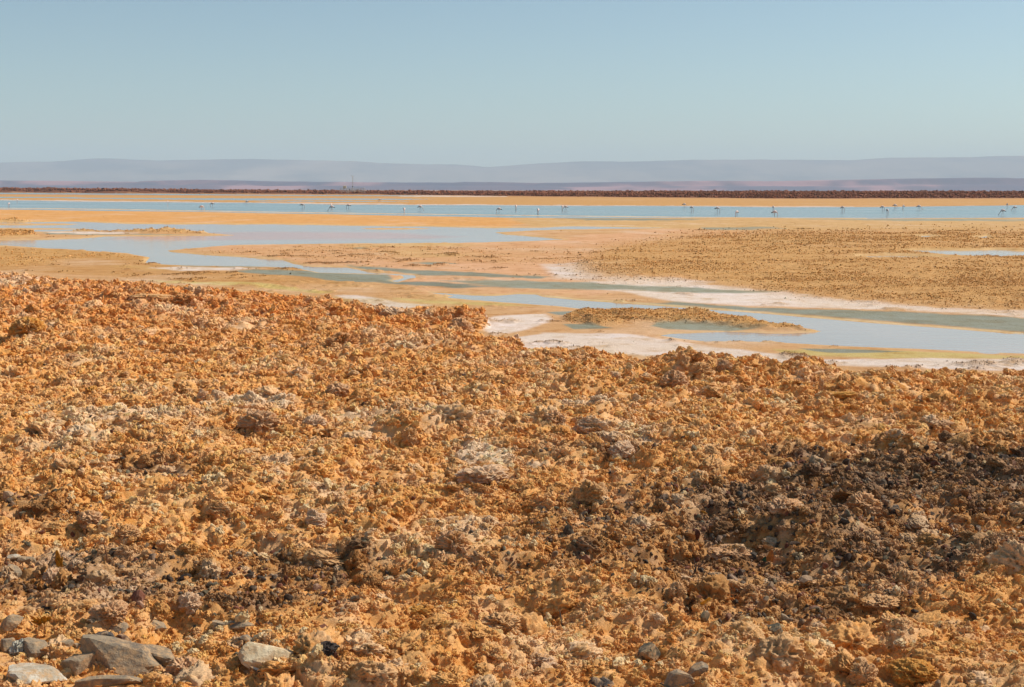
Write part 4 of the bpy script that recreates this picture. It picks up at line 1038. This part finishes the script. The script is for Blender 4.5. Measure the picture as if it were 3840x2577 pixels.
BIRDS = [
    (34, 777, FR, 'feed', 'flamingo nearest the left edge of the lagoon, head down in the water'),
    (65, 759, FR, 'feed', 'second flamingo from the left edge, close to the far bank'),
    (629, 768, FR, 'feed', 'lone flamingo seen end on by the far bank, third from the left edge'),
    (757, 791, RT, 'feed', 'flamingo feeding to the right near the near shore, in front of a left facing one'),
    (796, 776, LT, 'feed', 'flamingo facing left just behind the right facing feeder at left'),
    (926, 766, LT, 'walk', 'flamingo facing left by the far bank, left of the weather station'),
    (1134, 782, RT, 'feed', 'small flamingo dipping right below the left end of the station fence'),
    (1243, 781, FR, 'feed', 'flamingo seen end on directly behind the striding one'),
    (1244, 793, LT, 'walk', 'striding flamingo stretching its neck left, in front of another'),
    (1307, 784, LT, 'feed', 'flamingo facing left below the weather mast'),
    (1516, 801, FR, 'feed', 'white flamingo seen end on near the near shore right of the station'),
    (1576, 790, RT, 'walk', 'flamingo stretching its neck to the right, right of the station'),
    (1871, 800, LT, 'feed', 'dark tailed flamingo facing left near the middle of the lagoon'),
    (1935, 789, FR, 'feed', 'slim flamingo seen end on just right of the middle left facing one'),
    (2018, 806, FR, 'feed', 'flamingo seen end on close to the near salt line at centre'),
    (2109, 790, FR, 'feed', 'white flamingo of the close pair, the left one'),
    (2121, 790, LT, 'walk', 'dark backed flamingo of the close pair, the right one'),
    (2566, 778, RT, 'feed', 'flamingo by the far bank standing over the white salt strip'),
    (2594, 793, FRR, 'feed', 'flamingo with a black tail below the one at the far bank'),
    (2690, 797, RT, 'feed', 'flamingo facing right with a clear reflection, right of centre'),
    (2763, 814, FRL, 'feed', 'bright white flamingo nearest the near shore, right of centre'),
    (2900, 792, FR, 'feed', 'white flamingo seen end on directly behind the big right facing one'),
    (2905, 815, RT, 'feed', 'biggest looking flamingo facing right at the near shore'),
    (3159, 794, FRR, 'feed', 'lone flamingo dipping right between the big one and the group of four'),
    (3309, 790, RT, 'feed', 'leftmost flamingo of the group by the far bank at right'),
    (3327, 805, FR, 'feed', 'white flamingo seen end on in front of the right group'),
    (3356, 783, RT, 'feed', 'pinkish flamingo at the far bank in the right group'),
    (3388, 786, FRL, 'feed', 'pale flamingo with a black flank in the right group'),
    (3446, 788, RT, 'walk', 'rightmost flamingo of the right group, neck stretched right'),
    (3760, 808, LT, 'walk', 'flamingo stretching left with black tail near the right edge'),
    (3804, 792, LT, 'walk', 'flamingo cut close to the right edge, behind another facing left'),
    (3777, 779, FR, 'rest', 'small pink flamingo standing at the far bank near the right edge'),
    (1424, 757, LT, 'feed', 'pale flamingo on the narrow water strip behind the lagoon'),
    (435, 727, RT, 'rest', 'tiny white flamingo at the dark bank far off at left'),
    (748, 732, LT, 'rest', 'tiny white flamingo on the farthest water strip, left of two others'),
    (887, 731, RT, 'rest', 'tiny white flamingo on the farthest water strip, nearest the station'),
    (973, 730, LT, 'rest', 'tiny pale flamingo on the farthest water strip, third along'),
    (1103, 731, RT, 'rest', 'tiny pink flamingo at the far bank just left of the station'),
    (1226, 733, LT, 'rest', 'tiny pink flamingo far off below the left end of the fence'),
    (1562, 734, RT, 'rest', 'tiny deep pink flamingo far off right of the station'),
]
for (px, py, rz, pose, lab) in BIRDS:
    x, y = ground_of(px, py)
    e = empty('flamingo', (float(x), float(y), -.03), lab, 'flamingo', 'flamingos wading in the lagoon')
    e.rotation_euler = (0, 0, rz + random.uniform(-.15, .15)); s = random.uniform(1.0, 1.12)
    e.scale = (s, s, s)
    for nm, me in FP[pose]: link(nm, me, parent=e)

# ------------------------------------------------------------------ weather station on the far terrace
SD = 985.0
def at_station(px, dy=0.0):
    return (px - 1920) / F * SD, SD + dy
ppm = F / SD                               # px per metre there
SZ = CAMH - (723.5 - 710.6) / ppm          # level of the ground it stands on
M_STEEL = simple_mat('galvanised_steel', hexc(232, 228, 214), hexc(206, 202, 188), 3, .5, 0)
M_CREAM = simple_mat('cream_paint', hexc(244, 232, 196), hexc(222, 206, 164), 2, .6)
M_DK = simple_mat('dark_gear', hexc(48, 44, 42), hexc(34, 30, 30), 3, .6)
M_WOOD = simple_mat('pale_timber', hexc(214, 196, 160), hexc(176, 156, 120), 3, .8)
def multi_tube(name, segs, mat, parent, **kw):
    vs = []; fs = []
    for pts, r_ in segs:
        v2, f2 = tube(None, pts, r_, None, 5); b0 = len(vs); vs += v2; fs += [tuple(i + b0 for i in f) for f in f2]
    me = bpy.data.meshes.new(name); me.from_pydata([tuple(v) for v in vs], [], fs); me.materials.append(mat); me.update()
    return link(name, me, parent=parent, **kw)
def box(name, lo, hi, mat, parent, bev=.03):
    bm = bmesh.new(); bmesh.ops.create_cube(bm, size=1)
    for v in bm.verts: v.co = Vector([lo[i] + (v.co[i] + .5) * (hi[i] - lo[i]) for i in range(3)])
    bmesh.ops.bevel(bm, geom=bm.edges[:], offset=bev, segments=2, affect='EDGES')
    me = bpy.data.meshes.new(name); bm.to_mesh(me); bm.free(); me.materials.append(mat)
    return link(name, me, parent=parent)
# mast
mx, my = at_station(1324.5)
mast = empty('weather_mast', (mx, my, SZ), 'tall thin lattice weather mast with instruments on top, far off in the fenced station', 'mast')
MH = (723.5 - 662) / ppm; wd = .30
cor = [(wd, 0), (-wd * .5, wd * .87), (-wd * .5, -wd * .87)]
for cx, cy in cor: tube('mast_leg', [(cx, cy, 0), (cx * .8, cy * .8, MH)], .07, M_STEEL, 5, parent=mast)
segs = []; nb = 16
for j in range(nb):
    z0 = MH * j / nb; z1 = MH * (j + 1) / nb
    for q in range(3):
        a, b = cor[q], cor[(q + 1) % 3]
        if j % 2: a, b = b, a
        segs.append(([(a[0], a[1], z0), (b[0], b[1], z1)], .03))
multi_tube('bracing', segs, M_STEEL, mast)
tube('crossarm', [(-.95, 0, MH - .1), (.95, 0, MH - .1)], .035, M_STEEL, 5, parent=mast)
an = multi_tube('wind_vane', [([(-.85, 0, MH - .1), (-.85, 0, MH + .5)], .035), ([(-1.15, 0, MH + .55), (-.6, 0, MH + .25)], .05)], M_DK, mast)
multi_tube('anemometer', [([(.9, 0, MH - .1), (.9, 0, MH + .25)], .03), ([(.7, 0, MH + .3), (1.05, 0, MH + .2)], .04), ([(.9, -.17, MH + .25), (.9, .17, MH + .25)], .04)], M_DK, mast)
tube('lightning_rod', [(0, 0, MH - .2), (0, 0, MH + .9)], .03, M_STEEL, 5, parent=mast)
box('instrument_box', (-.36, -.4, (723.5 - 702) / ppm - .0), (.34, .1, (723.5 - 699) / ppm), M_DK, mast)
# tank on a stand
tx, ty = at_station(1294)
tank = empty('water_tank', (tx, ty + 1.5, SZ), 'cream box shaped tank raised on thin legs at the left of the station', 'tank')
z0 = (723.5 - 707) / ppm; z1 = (723.5 - 698) / ppm
box('tank_body', (-1.05, -.9, z0), (1.05, .9, z1), M_CREAM, tank, .14)
box('tank_lid', (-.1, -.5, z1 + .0), (.75, .5, z1 + .16), M_CREAM, tank, .06)
box('platform', (-1.1, -.95, z0 - .17), (.35, .95, z0 - .012), M_DK, tank)
for sx in (-1, 1):
    for sy in (-1, 1): tube('leg', [(sx * .85, sy * .8, z0 - .17), (sx * 1.05, sy * .95, 0)], .05, M_STEEL, 5, parent=tank)
tube('ladder_rail', [(1.0, -.9, z0 + .2), (3.0, -1.2, 0)], .07, M_WOOD, 5, parent=tank)
tube('ladder_rail', [(1.0, -.4, z0 + .2), (3.0, -.6, 0)], .06, M_WOOD, 5, parent=tank)
multi_tube('ladder_rung', [([(1.0 + 2.0 * t, -.9 - .3 * t, (z0 + .2) * (1 - t)), (1.0 + 2.0 * t, -.4 - .2 * t, (z0 + .2) * (1 - t))], .03) for t in (.12, .26, .4, .54, .68, .82)], M_WOOD, tank)
# fence
fx0, _ = at_station(1279); fx1, _ = at_station(1369); FH = (723.5 - 705.5) / ppm
fence = empty('wire_fence', ((fx0 + fx1) / 2, SD, SZ), 'tall pale wire mesh fence round the weather station, with a slanting corner brace', 'fence')
hwid = (fx1 - fx0) / 2; dep = 4.5
for sy in (-dep, dep):
    for j in range(8):
        fxp = -hwid + 2 * hwid * j / 7
        tube('post', [(fxp, sy, -.2), (fxp, sy, FH)], .07, M_STEEL, 5, parent=fence)
    tube('top_rail', [(-hwid, sy, FH), (hwid, sy, FH)], .08, M_STEEL, 5, parent=fence)
for sx in (-1, 1):
    tube('post', [(sx * hwid, 0, -.2), (sx * hwid, 0, FH)], .05, M_STEEL, 5, parent=fence)
    tube('top_rail', [(sx * hwid, -dep, FH), (sx * hwid, dep, FH)], .045, M_STEEL, 5, parent=fence)
tube('brace', [(hwid, -dep, FH), (hwid - 1.35, -dep - .4, 0)], .075, M_WOOD, 5, parent=fence)
tube('brace', [(-hwid, -dep, FH), (-hwid + .9, -dep - .3, FH * .7)], .05, M_WOOD, 5, parent=fence)
segs = []
for sy in (-dep, dep):
    for j in range(int(hwid * 2 / .35)):
        xx = -hwid + .35 * j; segs.append(([(xx, sy, 0), (xx, sy, FH)], .02))
    for j in range(9): segs.append(([(-hwid, sy, FH * j / 9), (hwid, sy, FH * j / 9)], .018))
o = multi_tube('wire_mesh', segs, M_STEEL, fence); o['kind'] = 'stuff'
# gear inside
gx, gy = at_station(1331); cab = empty('equipment_cabinet', (gx, gy - 1.5, SZ), 'cream equipment cabinet at the foot of the weather mast', 'cabinet')
box('cabinet_body', (-.65, -.5, .15), (.65, .5, 1.35), M_CREAM, cab, .06); box('cabinet_roof', (-.75, -.6, 1.353), (.75, .6, 1.47), M_CREAM, cab)
box('cabinet_foot', (-.55, -.4, 0), (.55, .4, .147), M_DK, cab); tube('pipe', [(.7, -.55, .45), (1.3, -.9, 0)], .1, M_STEEL, 6, parent=cab)
gx, gy = at_station(1315.5); pan = empty('solar_panel', (gx, gy - 1, SZ), 'dark tilted panel on a pale tripod left of the mast', 'solar panel')
pb = box('panel', (-.3, -.06, 1.5), (.3, .06, 2.7), M_DK, pan); pb.rotation_euler = (.0, -.15, .3)
for dx in (-.7, .45): tube('leg', [(dx, 0, 0), (0, 0, 1.7)], .06, M_STEEL, 5, parent=pan)
tube('leg', [(0, .7, 0), (0, 0, 1.7)], .06, M_STEEL, 5, parent=pan)
gx, gy = at_station(1347); rg_ = empty('rain_gauge', (gx, gy - 1, SZ), 'small white gauge on a stand right of the mast inside the fence', 'gauge')
tube('stand', [(0, 0, 0), (0, 0, .8)], .06, M_STEEL, 6, parent=rg_); tube('funnel', [(0, 0, .8), (0, 0, .95), (0, 0, 1.5)], [.14, .3, .34], M_CREAM, 10, parent=rg_)
gx, gy = at_station(1327); wp_ = empty('white_post', (gx, gy - 2, SZ), 'thick white upright tube beside the mast', 'post')
tube('tube', [(0, 0, 1.4), (0, 0, 3.0)], .15, M_STEEL, 8, parent=wp_); tube('stake', [(0, 0, 0), (0, 0, 1.4)], .05, M_STEEL, 6, parent=wp_)
print('done')
